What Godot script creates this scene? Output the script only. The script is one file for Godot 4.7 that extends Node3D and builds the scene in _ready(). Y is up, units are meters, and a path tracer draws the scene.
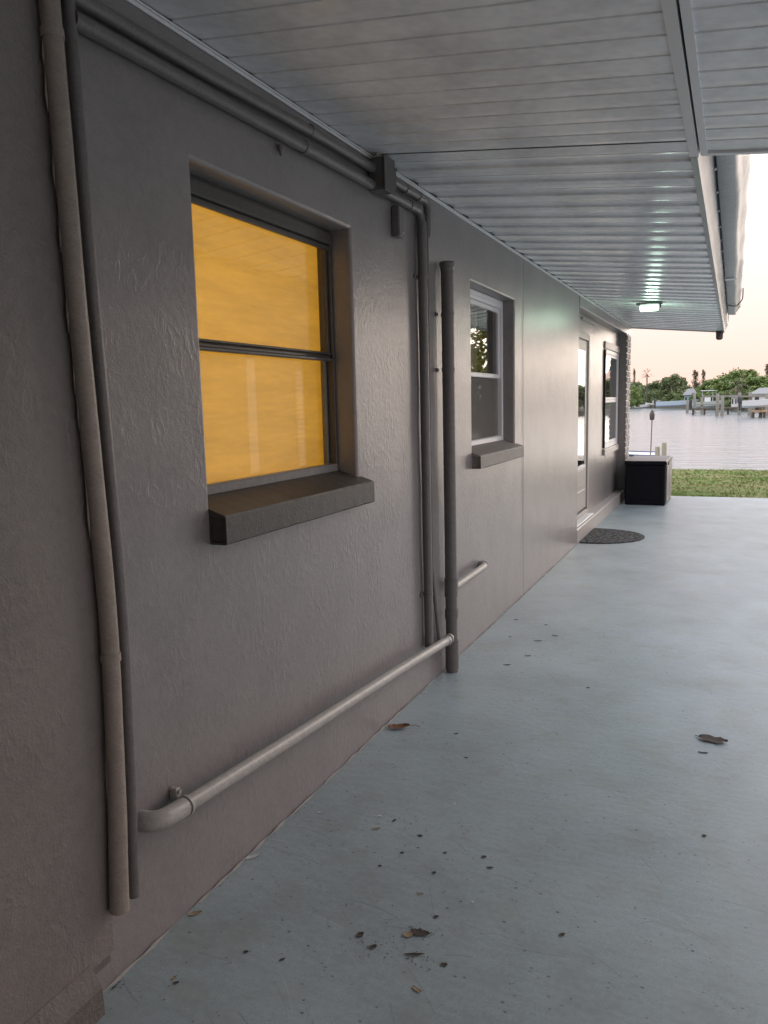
extends Node3D

# ------------------------------------------------------------------ camera numbers (fitted to the photograph)
const EYE := Vector3(1.403, 1.45, 0.0)
const FOCAL := 775.857
const SLOPE := 0.108          # the porch soffit falls outward
const SOFFIT_Y := 2.47        # soffit height at the wall
const WATER_Y := -1.0
var cam_basis := Basis.from_euler(Vector3(-0.13738415, 0.4232933, -0.02471717))
var mats := {}
var taken := {}

func ray(px: float, py: float) -> Vector3:
	return cam_basis * Vector3((px - 384.0) / FOCAL, (512.0 - py) / FOCAL, -1.0)
func at_z(px: float, py: float, z: float) -> Vector3:
	var r := ray(px, py)
	return EYE + r * ((z - EYE.z) / r.z)
func at_x(px: float, py: float, x: float) -> Vector3:
	var r := ray(px, py)
	return EYE + r * ((x - EYE.x) / r.x)
func at_y(px: float, py: float, y: float) -> Vector3:
	var r := ray(px, py)
	return EYE + r * ((y - EYE.y) / r.y)

# ------------------------------------------------------------------ node helpers
func numbered(called: String) -> String:
	if not taken.has(called):
		taken[called] = 0
		return called
	taken[called] += 1
	return "%s_%03d" % [called, taken[called]]

func tag(o: Node, label: String, category: String, group := "") -> Node:
	o.set_meta("label", label)
	o.set_meta("category", category)
	if group != "":
		o.set_meta("group", group)
	return o

func thing(called: String, label: String, category: String, at := Vector3.ZERO, group := "") -> Node3D:
	var o := Node3D.new()
	o.name = numbered(called)
	add_child(o)
	o.position = at
	tag(o, label, category, group)
	return o

func put(called: String, mesh: Mesh, m: Material, parent: Node = null, at := Vector3.ZERO) -> MeshInstance3D:
	var o := MeshInstance3D.new()
	o.mesh = mesh
	o.material_override = m
	o.position = at
	if parent == null:
		o.name = numbered(called)
		add_child(o)
	else:
		o.name = called
		parent.add_child(o, true)
	return o

func obj(called: String, s: SurfaceTool, m: Material, parent: Node = null, at := Vector3.ZERO) -> MeshInstance3D:
	s.generate_normals()
	return put(called, s.commit(), m, parent, at)

func structure(o: Node, label := "") -> void:
	o.set_meta("kind", "structure")
	if label != "":
		o.set_meta("label", label)

# ------------------------------------------------------------------ shape helpers
func surf() -> SurfaceTool:
	var s := SurfaceTool.new()
	s.begin(Mesh.PRIMITIVE_TRIANGLES)
	s.set_smooth_group(-1)
	return s

func tri(s: SurfaceTool, a: Vector3, b: Vector3, c: Vector3) -> void:
	s.add_vertex(a); s.add_vertex(b); s.add_vertex(c)

func quad(s: SurfaceTool, a: Vector3, b: Vector3, c: Vector3, d: Vector3) -> void:
	tri(s, a, b, c); tri(s, a, c, d)

# eight corners, clockwise seen from outside
func hexa(s: SurfaceTool, p: Array) -> void:
	# p: 0..3 bottom (x-z-, x+z-, x+z+, x-z+), 4..7 top
	quad(s, p[4], p[5], p[6], p[7])
	quad(s, p[0], p[3], p[2], p[1])
	quad(s, p[3], p[7], p[6], p[2])
	quad(s, p[1], p[5], p[4], p[0])
	quad(s, p[2], p[6], p[5], p[1])
	quad(s, p[0], p[4], p[7], p[3])

func bx(s: SurfaceTool, lo: Vector3, hi: Vector3) -> void:
	hexa(s, [Vector3(lo.x, lo.y, lo.z), Vector3(hi.x, lo.y, lo.z), Vector3(hi.x, lo.y, hi.z), Vector3(lo.x, lo.y, hi.z),
		Vector3(lo.x, hi.y, lo.z), Vector3(hi.x, hi.y, lo.z), Vector3(hi.x, hi.y, hi.z), Vector3(lo.x, hi.y, hi.z)])

# box with chamfered edges
func bevel(s: SurfaceTool, lo: Vector3, hi: Vector3, b: float) -> void:
	var c := (lo + hi) * 0.5
	var h := (hi - lo) * 0.5
	b = minf(b, minf(h.x, minf(h.y, h.z)) * 0.9)
	for ax in 3:
		for sg in [-1.0, 1.0]:
			var u := (ax + 1) % 3
			var v := (ax + 2) % 3
			var f: Array = []
			for q in [[-1, -1], [1, -1], [1, 1], [-1, 1]]:
				var p := Vector3.ZERO
				p[ax] = sg * h[ax]
				p[u] = q[0] * (h[u] - b)
				p[v] = q[1] * (h[v] - b)
				f.append(c + p)
			if sg > 0.0: quad(s, f[3], f[2], f[1], f[0])
			else: quad(s, f[0], f[1], f[2], f[3])
	for ax in 3:
		var u := (ax + 1) % 3
		var v := (ax + 2) % 3
		for su in [-1.0, 1.0]:
			for sv in [-1.0, 1.0]:
				var e: Array = []
				for q in [[-1.0, 0], [1.0, 0], [1.0, 1], [-1.0, 1]]:
					var p := Vector3.ZERO
					p[ax] = q[0] * (h[ax] - b)
					p[u] = su * (h[u] - (b if q[1] == 0 else 0.0))
					p[v] = sv * (h[v] - (0.0 if q[1] == 0 else b))
					e.append(c + p)
				if su * sv > 0.0: quad(s, e[0], e[1], e[2], e[3])
				else: quad(s, e[3], e[2], e[1], e[0])
	for sx in [-1.0, 1.0]:
		for sy in [-1.0, 1.0]:
			for sz in [-1.0, 1.0]:
				var p0 := c + Vector3(sx * h.x, sy * (h.y - b), sz * (h.z - b))
				var p1 := c + Vector3(sx * (h.x - b), sy * h.y, sz * (h.z - b))
				var p2 := c + Vector3(sx * (h.x - b), sy * (h.y - b), sz * h.z)
				if sx * sy * sz > 0.0: tri(s, p0, p2, p1)
				else: tri(s, p0, p1, p2)

# tube along a path, radius per point
func tube(s: SurfaceTool, pts: Array, rad, n := 14, caps := true) -> void:
	var rings: Array = []
	var ref := Vector3.ZERO
	for i in pts.size():
		var d: Vector3
		if i == 0: d = pts[1] - pts[0]
		elif i == pts.size() - 1: d = pts[i] - pts[i - 1]
		else: d = (pts[i + 1] - pts[i]).normalized() + (pts[i] - pts[i - 1]).normalized()
		d = d.normalized()
		if ref == Vector3.ZERO:
			ref = Vector3.UP if absf(d.y) < 0.9 else Vector3.RIGHT
		var u := (ref - d * ref.dot(d)).normalized()
		ref = u
		var v := d.cross(u)
		var r: float = rad[i] if rad is Array else rad
		var ring: Array = []
		for k in n:
			var a := TAU * k / n
			ring.append(pts[i] + (u * cos(a) + v * sin(a)) * r)
		rings.append(ring)
	s.set_smooth_group(1)
	for i in rings.size() - 1:
		for k in n:
			var k2 := (k + 1) % n
			quad(s, rings[i][k], rings[i + 1][k], rings[i + 1][k2], rings[i][k2])
	s.set_smooth_group(-1)
	if caps:
		for k in n:
			var k2 := (k + 1) % n
			tri(s, pts[0], rings[0][k], rings[0][k2])
			tri(s, pts[-1], rings[-1][k2], rings[-1][k])

# a path with rounded corners
func bent(pts: Array, r: float, n := 6) -> Array:
	var out: Array = [pts[0]]
	for i in range(1, pts.size() - 1):
		var a: Vector3 = pts[i] + (pts[i - 1] - pts[i]).normalized() * r
		var b: Vector3 = pts[i] + (pts[i + 1] - pts[i]).normalized() * r
		for k in n + 1:
			var t := float(k) / n
			out.append(a.lerp(pts[i], t).lerp(pts[i].lerp(b, t), t))
	out.append(pts[-1])
	return out

# polygon profile in (x, y) pushed along z
func prism_z(s: SurfaceTool, prof: Array, z0: float, z1: float, caps := true) -> void:
	for i in prof.size():
		var a: Vector2 = prof[i]
		var b: Vector2 = prof[(i + 1) % prof.size()]
		quad(s, Vector3(a.x, a.y, z0), Vector3(a.x, a.y, z1), Vector3(b.x, b.y, z1), Vector3(b.x, b.y, z0))
	if caps:
		var idx := Geometry2D.triangulate_polygon(PackedVector2Array(prof))
		for i in range(0, idx.size(), 3):
			for zz in [z0, z1]:
				tri(s, Vector3(prof[idx[i]].x, prof[idx[i]].y, zz), Vector3(prof[idx[i + 1]].x, prof[idx[i + 1]].y, zz), Vector3(prof[idx[i + 2]].x, prof[idx[i + 2]].y, zz))

func steps(a: float, b: float, d: float, extra: Array) -> Array:
	var out: Array = []
	var n := int(ceil(absf(b - a) / d))
	for i in n + 1:
		var v := lerpf(a, b, float(i) / n)
		var ok := true
		for e in extra:
			if absf(v - e) < d * 0.35 and i > 0 and i < n: ok = false
		if ok: out.append(v)
	for e in extra:
		if not out.has(e): out.append(e)
	out.sort()
	return out

# a plastered wall face at x = x0 that looks along +x, with openings [zlo, zhi, ylo, yhi] that have rounded reveals
func wall_face(s: SurfaceTool, x0: float, zlo: float, zhi: float, ylo: float, yhi: float, openings: Array, r: float, depth: float, noise: FastNoiseLite, amp: float, cracks: Array) -> void:
	var ez: Array = []
	var ey: Array = []
	for o in openings:
		ez.append_array([o[0] - r, o[1] + r])
		ey.append_array([o[2] - r, o[3] + r])
	for c in cracks:
		ez.append_array([c - 0.003, c, c + 0.003])
	var zs := steps(zlo, zhi, 0.045, ez)
	var ys := steps(ylo, yhi, 0.05, ey)
	var px := func(z: float, y: float) -> Vector3:
		var f := 1.0
		for o in openings:
			var dz: float = maxf(maxf(o[0] - r - z, z - o[1] - r), 0.0)
			var dy: float = maxf(maxf(o[2] - r - y, y - o[3] - r), 0.0)
			f = minf(f, sqrt(dz * dz + dy * dy) / 0.09)
		f = minf(f, minf(y - ylo, yhi - y) / 0.08)
		f = clampf(f, 0.0, 1.0)
		var x: float = x0 + noise.get_noise_2d(z, y) * amp * f
		for c in cracks:
			if absf(z - c) < 0.002: x -= 0.0016
		return Vector3(x, y, z)
	s.set_smooth_group(1)
	for i in zs.size() - 1:
		for j in ys.size() - 1:
			var zc: float = (zs[i] + zs[i + 1]) * 0.5
			var yc: float = (ys[j] + ys[j + 1]) * 0.5
			var hole := false
			for o in openings:
				if zc > o[0] - r and zc < o[1] + r and yc > o[2] - r and yc < o[3] + r: hole = true
			if hole: continue
			var a: Vector3 = px.call(zs[i], ys[j])
			var b: Vector3 = px.call(zs[i + 1], ys[j])
			var c: Vector3 = px.call(zs[i + 1], ys[j + 1])
			var d: Vector3 = px.call(zs[i], ys[j + 1])
			quad(s, a, b, c, d)
	for o in openings:
		var loops: Array = []
		for k in 6:
			var t := PI * 0.5 * k / 5.0
			var g := r * (1.0 - sin(t))
			var x := x0 - r * (1.0 - cos(t))
			loops.append([Vector3(x, o[2] - g, o[0] - g), Vector3(x, o[2] - g, o[1] + g), Vector3(x, o[3] + g, o[1] + g), Vector3(x, o[3] + g, o[0] - g)])
		loops.append([Vector3(x0 - depth, o[2], o[0]), Vector3(x0 - depth, o[2], o[1]), Vector3(x0 - depth, o[3], o[1]), Vector3(x0 - depth, o[3], o[0])])
		for side in 4:
			s.set_smooth_group(side + 2)
			for k in loops.size() - 1:
				var n2 := (side + 1) % 4
				quad(s, loops[k][side], loops[k][n2], loops[k + 1][n2], loops[k + 1][side])
	s.set_smooth_group(-1)

# rectangular ring in the plane of the wall, from x0 back to x1
func ring_x(s: SurfaceTool, xf: float, xb: float, z0: float, z1: float, y0: float, y1: float, w: float) -> void:
	bevel(s, Vector3(xb, y0, z0), Vector3(xf, y1, z0 + w), 0.003)
	bevel(s, Vector3(xb, y0, z1 - w), Vector3(xf, y1, z1), 0.003)
	bevel(s, Vector3(xb + 0.001, y0 + 0.0005, z0 + w), Vector3(xf - 0.001, y0 + w, z1 - w), 0.003)
	bevel(s, Vector3(xb + 0.001, y1 - w, z0 + w), Vector3(xf - 0.001, y1 - 0.0005, z1 - w), 0.003)

# ------------------------------------------------------------------ textures and materials
func noise(seed_: int, freq: float, oct := 4, type := FastNoiseLite.TYPE_SIMPLEX_SMOOTH) -> FastNoiseLite:
	var n := FastNoiseLite.new()
	n.seed = seed_
	n.frequency = freq
	n.noise_type = type
	n.fractal_type = FastNoiseLite.FRACTAL_FBM
	n.fractal_octaves = oct
	return n

func field(seed_: int, freq: float, oct: int, size := 512) -> PackedByteArray:
	var im := noise(seed_, freq, oct).get_seamless_image(size, size)
	im.convert(Image.FORMAT_L8)
	return im.get_data()

func tex(data: PackedByteArray, size: int, fmt: int) -> ImageTexture:
	var im := Image.create_from_data(size, size, false, fmt, data)
	im.generate_mipmaps()
	return ImageTexture.create_from_image(im)

func srgb(v: float) -> float:
	return 12.92 * v if v < 0.0031308 else 1.055 * pow(v, 1.0 / 2.4) - 0.055

# tint texture: grey variation between lo and hi (of the base colour) from summed noise
func tint_tex(seed_: int, freqs: Array, weights: Array, lo: float, hi: float, size := 512) -> ImageTexture:
	var f: Array = []
	for i in freqs.size(): f.append(field(seed_ + i * 7, freqs[i], 4, size))
	var out := PackedByteArray()
	out.resize(size * size)
	for p in size * size:
		var v := 0.0
		for i in f.size(): v += f[i][p] / 255.0 * weights[i]
		out[p] = int(clampf(lerpf(lo, hi, v), 0.0, 1.0) * 255.0)
	return tex(out, size, Image.FORMAT_L8)

func mat(called: String, c: Color, rough: float, metal := 0.0) -> StandardMaterial3D:
	var m := StandardMaterial3D.new()
	m.albedo_color = c.linear_to_srgb()
	m.roughness = rough
	m.metallic = metal
	m.cull_mode = BaseMaterial3D.CULL_DISABLED
	mats[called] = m
	return m

func world_map(m: StandardMaterial3D, scale: float) -> void:
	m.uv1_triplanar = true
	m.uv1_world_triplanar = true
	m.uv1_scale = Vector3(scale, scale, scale)

func relief(m: StandardMaterial3D, t: Texture2D, cm: float) -> void:
	m.heightmap_enabled = true
	m.heightmap_texture = t
	m.heightmap_scale = cm

func glass(called: String, alpha: float) -> void:
	var m := mat(called, Color(0.02, 0.022, 0.022), 0.015)
	m.transparency = BaseMaterial3D.TRANSPARENCY_ALPHA
	m.albedo_color.a = alpha
	m.metallic_specular = 0.6

func make_materials() -> void:
	# stucco: sanded ground, trowel flecks that run mostly upright, coarse waves
	var size := 1024
	var a := field(11, 0.012, 4, size)
	var b := field(12, 0.045, 4, size)
	var c := field(13, 0.006, 3, size)
	var d := field(17, 0.16, 2, size)
	var out := PackedByteArray()
	out.resize(size * size)
	for y in size:
		for x in size:
			var p := y * size + x
			var q := ((y * 1) % size) * size + ((x * 2) % size)       # a little longer than wide
			var ridge := 1.0 - absf(a[q] / 127.5 - 1.0)
			ridge = pow(ridge, 4.0)
			var v := 0.30 * ridge * clampf((c[p] / 255.0 - 0.42) * 4.0, 0.08, 1.0) + 0.26 * b[p] / 255.0 + 0.06 * c[p] / 255.0 + 0.20 * d[p] / 255.0
			out[p] = int(clampf(v, 0.0, 1.0) * 255.0)
	var stucco_h := tex(out, size, Image.FORMAT_L8)
	var patch := tint_tex(31, [0.008, 0.06, 0.3], [0.3, 0.3, 0.4], 0.84, 1.10)
	var fine := tint_tex(41, [0.02, 0.1, 0.3], [0.3, 0.4, 0.3], 0.7, 1.1)

	var m := mat("stucco", Color(0.225, 0.208, 0.206), 0.34)
	m.metallic_specular = 0.62
	world_map(m, 0.75)
	m.albedo_texture = patch
	relief(m, stucco_h, 0.22)
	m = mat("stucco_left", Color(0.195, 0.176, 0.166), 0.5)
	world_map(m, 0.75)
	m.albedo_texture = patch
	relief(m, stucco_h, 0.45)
	m = mat("base_block", Color(0.150, 0.135, 0.125), 0.6)
	world_map(m, 1.5)
	m.albedo_texture = fine
	relief(m, stucco_h, 0.5)

	# patio: painted concrete with brush drag, scuffs and pale worn spots
	size = 1024
	var fa := field(51, 0.004, 5, size)
	var fb := field(52, 0.02, 4, size)
	var fc := field(53, 0.09, 3, size)
	var fd := field(54, 0.011, 4, size)
	var fe := field(55, 0.35, 2, size)
	var col := PackedByteArray()
	col.resize(size * size * 3)
	var hgt := PackedByteArray()
	hgt.resize(size * size)
	for y in size:
		for x in size:
			var p := y * size + x
			var q := ((y * 4) % size) * size + x                       # long drags of the roller
			var drag: float = fb[q] / 255.0
			var blot: float = fa[p] / 255.0
			var grit: float = fc[p] / 255.0
			var v := 0.88 + 0.10 * (blot - 0.5) + 0.05 * (drag - 0.5) + 0.05 * (grit - 0.5) + 0.10 * (fe[p] / 255.0 - 0.5)
			var warm := clampf((fd[p] / 255.0 - 0.55) * 5.0, 0.0, 1.0) * clampf((fe[p] / 255.0 - 0.36) * 4.0, 0.0, 1.0)   # grime
			v *= 1.0 - 0.045 * warm
			var speck := 1.0 if fc[(p * 7 + 311) % (size * size)] > 236 else 0.0
			v *= 1.0 - 0.35 * speck
			col[p * 3] = int(clampf(v * (0.94 + 0.02 * warm), 0.0, 1.0) * 255)
			col[p * 3 + 1] = int(clampf(v * 0.99, 0.0, 1.0) * 255)
			col[p * 3 + 2] = int(clampf(v * (1.0 - 0.03 * warm), 0.0, 1.0) * 255)
			hgt[p] = int(clampf(0.10 * drag + 0.45 * grit + 0.3 * blot, 0.0, 1.0) * 255)
	# scuffs, scratches and flecks with edges of their own
	var rs := RandomNumberGenerator.new()
	rs.seed = 91
	for k in 420:
		var x := rs.randf() * size
		var y := rs.randf() * size
		var a0 := rs.randfn(0.3, 0.5)
		var len_ := int(rs.randf_range(4, 70))
		var f := rs.randf_range(0.86, 0.97) if rs.randf() < 0.6 else rs.randf_range(1.03, 1.09)
		var bend := rs.randf_range(-0.01, 0.01)
		for t in len_:
			x += cos(a0)
			y += sin(a0)
			a0 += bend
			var p := (int(y) + size * 4) % size * size + (int(x) + size * 4) % size
			for ch in 3: col[p * 3 + ch] = int(clampf(col[p * 3 + ch] * f, 0, 255))
	for k in 900:
		var x := rs.randi() % size
		var y := rs.randi() % size
		var f := rs.randf_range(0.55, 0.85)
		var r := 1 if rs.randf() < 0.8 else 2
		for dy in r:
			for dx in r + 1:
				var p := (y + dy) % size * size + (x + dx) % size
				for ch in 3: col[p * 3 + ch] = int(col[p * 3 + ch] * f)
	m = mat("patio", Color(0.470, 0.495, 0.512), 0.40)
	m.metallic_specular = 0.35
	world_map(m, 0.36)
	m.albedo_texture = tex(col, size, Image.FORMAT_RGB8)
	relief(m, tex(hgt, size, Image.FORMAT_L8), 0.07)

	m = mat("soffit", Color(0.84, 0.842, 0.85), 0.22)
	world_map(m, 1.2)
	m.albedo_texture = tint_tex(61, [0.004, 0.03], [0.6, 0.4], 0.84, 1.06)
	relief(m, tint_tex(64, [0.006, 0.02], [0.7, 0.3], 0.0, 1.0), 0.12)
	m = mat("soffit_trim", Color(0.72, 0.725, 0.73), 0.35)
	m = mat("gutter", Color(0.36, 0.37, 0.38), 0.38)
	world_map(m, 0.9)
	relief(m, stucco_h, 0.35)
	m.albedo_texture = patch
	m = mat("dark_slot", Color(0.03, 0.03, 0.03), 0.7)
	m = mat("roof_deck", Color(0.28, 0.27, 0.26), 0.8)

	m = mat("pipe_tan", Color(0.325, 0.275, 0.238), 0.42)
	world_map(m, 2.0)
	m.albedo_texture = fine
	relief(m, stucco_h, 0.10)
	m = mat("pipe_pale", Color(0.44, 0.425, 0.405), 0.42)
	world_map(m, 2.0)
	m.albedo_texture = fine
	relief(m, stucco_h, 0.15)
	m = mat("pipe_grey", Color(0.170, 0.158, 0.153), 0.36)
	world_map(m, 2.0)
	m.albedo_texture = fine
	relief(m, stucco_h, 0.15)
	mat("box_dark", Color(0.085, 0.080, 0.075), 0.45)

	m = mat("frame_dark", Color(0.085, 0.08, 0.075), 0.4)
	world_map(m, 3.0)
	m.albedo_texture = fine
	m = mat("frame_grey", Color(0.22, 0.22, 0.215), 0.5)
	world_map(m, 3.0)
	m.albedo_texture = fine
	mat("frame_white", Color(0.68, 0.69, 0.71), 0.4)
	m = mat("blind", Color(0.90, 0.71, 0.29), 0.75)
	world_map(m, 0.8)
	m.uv1_scale = Vector3(0.25, 1.6, 0.25)
	m.albedo_texture = tint_tex(97, [0.01, 0.05, 0.25], [0.5, 0.3, 0.2], 0.84, 1.06)
	m.backlight_enabled = true
	m.backlight = Color(0.85, 0.71, 0.30)
	glass("pane", 0.08)
	m = mat("screen", Color(0.16, 0.17, 0.18), 0.6)
	m = mat("mesh_screen", Color(0.19, 0.18, 0.165), 0.7)
	m.transparency = BaseMaterial3D.TRANSPARENCY_ALPHA
	m.albedo_color.a = 0.55
	m.metallic_specular = 0.1
	m = mat("curtain", Color(0.42, 0.38, 0.32), 0.85)
	m = mat("blind_grey", Color(0.30, 0.33, 0.36), 0.6)
	m = mat("room", Color(0.45, 0.42, 0.38), 0.9)
	m = mat("sill_dark", Color(0.075, 0.068, 0.062), 0.5)
	world_map(m, 2.0)
	m.albedo_texture = fine
	relief(m, stucco_h, 0.22)
	m = mat("sill_pale", Color(0.27, 0.245, 0.225), 0.55)
	world_map(m, 2.0)
	m.albedo_texture = fine
	relief(m, stucco_h, 0.22)
	m = mat("hollow", Color(0.015, 0.014, 0.013), 0.9)
	m = mat("trim_pale", Color(0.34, 0.315, 0.30), 0.45)
	m = mat("brick_paint", Color(0.40, 0.38, 0.365), 0.6)
	world_map(m, 1.0)
	relief(m, stucco_h, 1.0)
	m = mat("mortar", Color(0.26, 0.245, 0.235), 0.9)

	m = mat("mat_coir", Color(0.12, 0.124, 0.130), 0.95)
	world_map(m, 0.7)
	m.albedo_texture = tint_tex(71, [0.05, 0.12], [0.6, 0.4], -0.6, 1.9)
	relief(m, tint_tex(73, [0.08, 0.3], [0.5, 0.5], 0.0, 1.0), 1.5)
	m = mat("box_black", Color(0.004, 0.0045, 0.008), 0.5)
	m.metallic_specular = 0.3
	m = mat("box_lit", Color(0.12, 0.118, 0.12), 0.5)  # lighter copy of the box plastic: light on lid top and side as colour

	m = mat("lamp_metal", Color(0.10, 0.11, 0.11), 0.4, 0.5)
	m = mat("lamp_lit", Color(0.9, 0.95, 0.9), 0.5)
	m.emission_enabled = true
	m.emission = Color(0.86, 1.0, 0.90)
	m.emission_energy_multiplier = 0.6

	m = mat("room_lit", Color(0.9, 0.8, 0.6), 0.6)
	m.emission_enabled = true
	m.emission = Color(1.0, 0.86, 0.66)
	m.emission_energy_multiplier = 2.0
	m = mat("soil", Color(0.22, 0.19, 0.12), 0.95)
	world_map(m, 0.4)
	m.albedo_texture = fine
	m = mat("grass", Color(1, 1, 1), 0.7)
	m.vertex_color_use_as_albedo = true
	m.backlight_enabled = true
	m.backlight = Color(0.10, 0.14, 0.03)
	m = mat("leaves", Color(1, 1, 1), 0.65)
	m.vertex_color_use_as_albedo = true
	m.backlight_enabled = true
	m.backlight = Color(0.08, 0.10, 0.03)
	m = mat("leaves_near", Color(1, 1, 1), 0.6)
	m.vertex_color_use_as_albedo = true
	m.backlight_enabled = true
	m.backlight = Color(0.75, 0.80, 0.20)
	mat("bark", Color(0.12, 0.10, 0.085), 0.9)
	m = mat("water", Color(0.17, 0.22, 0.24), 0.17)
	m.metallic_specular = 0.6
	world_map(m, 0.22)
	m.uv1_scale = Vector3(0.022, 0.07, 0.07)
	relief(m, tint_tex(81, [0.008, 0.03, 0.09], [0.4, 0.35, 0.25], 0.0, 1.0), 16.0)
	mat("bounce_pale", Color(0.52, 0.49, 0.44), 0.9)  # pale so that the added ground bounces more light
	mat("caulk", Color(0.28, 0.275, 0.265), 0.8)
	mat("bank", Color(0.14, 0.13, 0.10), 0.9)
	mat("hull_white", Color(0.72, 0.73, 0.74), 0.35)
	mat("hull_blue", Color(0.50, 0.60, 0.70), 0.35)
	mat("hull_grey", Color(0.42, 0.48, 0.46), 0.4)
	mat("glass_dark", Color(0.03, 0.04, 0.05), 0.1)
	mat("wood_grey", Color(0.24, 0.23, 0.20), 0.85)
	mat("wood_dark", Color(0.10, 0.085, 0.065), 0.9)
	mat("wood_new", Color(0.50, 0.36, 0.22), 0.8)
	mat("motor", Color(0.045, 0.05, 0.06), 0.4)
	mat("siding", Color(0.33, 0.31, 0.285), 0.7)
	mat("house_white", Color(0.62, 0.62, 0.60), 0.8)
	mat("house_blue", Color(0.36, 0.46, 0.55), 0.8)
	mat("shingle", Color(0.26, 0.26, 0.27), 0.85)
	mat("piling", Color(0.40, 0.38, 0.30), 0.85)
	mat("torch_weave", Color(0.10, 0.09, 0.085), 0.8)
	mat("torch_pole", Color(0.28, 0.24, 0.21), 0.7)
	mat("rub_rail", Color(0.05, 0.08, 0.16), 0.4)
	mat("leaf_rust", Color(0.16, 0.07, 0.035), 0.6)
	mat("leaf_dark", Color(0.055, 0.045, 0.038), 0.8)
	mat("leaf_straw", Color(0.30, 0.23, 0.14), 0.8)
	mat("chip_pale", Color(0.52, 0.53, 0.52), 0.7)
	mat("grime", Color(0.10, 0.090, 0.075), 0.95)

# ------------------------------------------------------------------ the house
func sash(parent: Node, xf: float, z0: float, z1: float, y0: float, y1: float, w: float, m: Material, called := "sash") -> Node3D:
	var s := surf()
	ring_x(s, xf, xf - 0.022, z0, z1, y0, y1, w)
	var o := obj(called, s, m, parent)
	s = surf()
	bx(s, Vector3(xf - 0.008, y0 + w - 0.004, z0 + w - 0.004), Vector3(xf - 0.004, y1 - w + 0.004, z1 - w + 0.004))
	obj("pane", s, mats.pane, o)
	return o

func sill(parent: Node, called: String, z0: float, z1: float, xb: float, xf: float, y0: float, y1: float, m: Material) -> void:
	# masonry sill: top falls outward, edges chipped, hollow at the near end
	var rng := RandomNumberGenerator.new()
	rng.seed = hash(called) + int(z0 * 100.0)
	var n := 26
	var s := surf()
	var rows: Array = []
	for i in n + 1:
		var z := lerpf(z1, z0, float(i) / n)
		var e := rng.randf_range(-0.0006, 0.0006)
		var g := rng.randf_range(0.0, 0.0008) if rng.randf() < 0.86 else rng.randf_range(0.002, 0.006)
		rows.append([Vector3(xb, y1 + 0.055, z), Vector3(xf - 0.004 - g, y1 + e, z), Vector3(xf + e * 0.5, y1 - 0.006 - g, z), Vector3(xf + e, y0 + 0.004 + g, z), Vector3(xf - 0.006, y0 + e, z), Vector3(xb, y0, z)])
	for i in n:
		for k in 6:
			quad(s, rows[i][k], rows[i][(k + 1) % 6], rows[i + 1][(k + 1) % 6], rows[i + 1][k])
	for k in range(1, 5):
		tri(s, rows[n][0], rows[n][k], rows[n][k + 1])
	# near end: rim round a hollow
	var w := 0.006
	var c: Array = rows[0]
	var inn: Array = []
	for k in 6:
		inn.append(Vector3(clampf(c[k].x, 0.004, xf - w), clampf(c[k].y, y0 + w, y1 - w), c[k].z))
	for k in 6:
		quad(s, c[k], inn[k], inn[(k + 1) % 6], c[(k + 1) % 6])
	var o := obj(called, s, m, parent)
	s = surf()
	var deep: Array = []
	for k in 6: deep.append(inn[k] + Vector3(rng.randf_range(-0.003, 0.0), rng.randf_range(-0.003, 0.003), rng.randf_range(-0.022, -0.006)))
	for k in 6: quad(s, inn[k], deep[k], deep[(k + 1) % 6], inn[(k + 1) % 6])
	for k in range(1, 5): tri(s, deep[0], deep[k], deep[k + 1])
	obj("broken_end", s, m, o)

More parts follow.
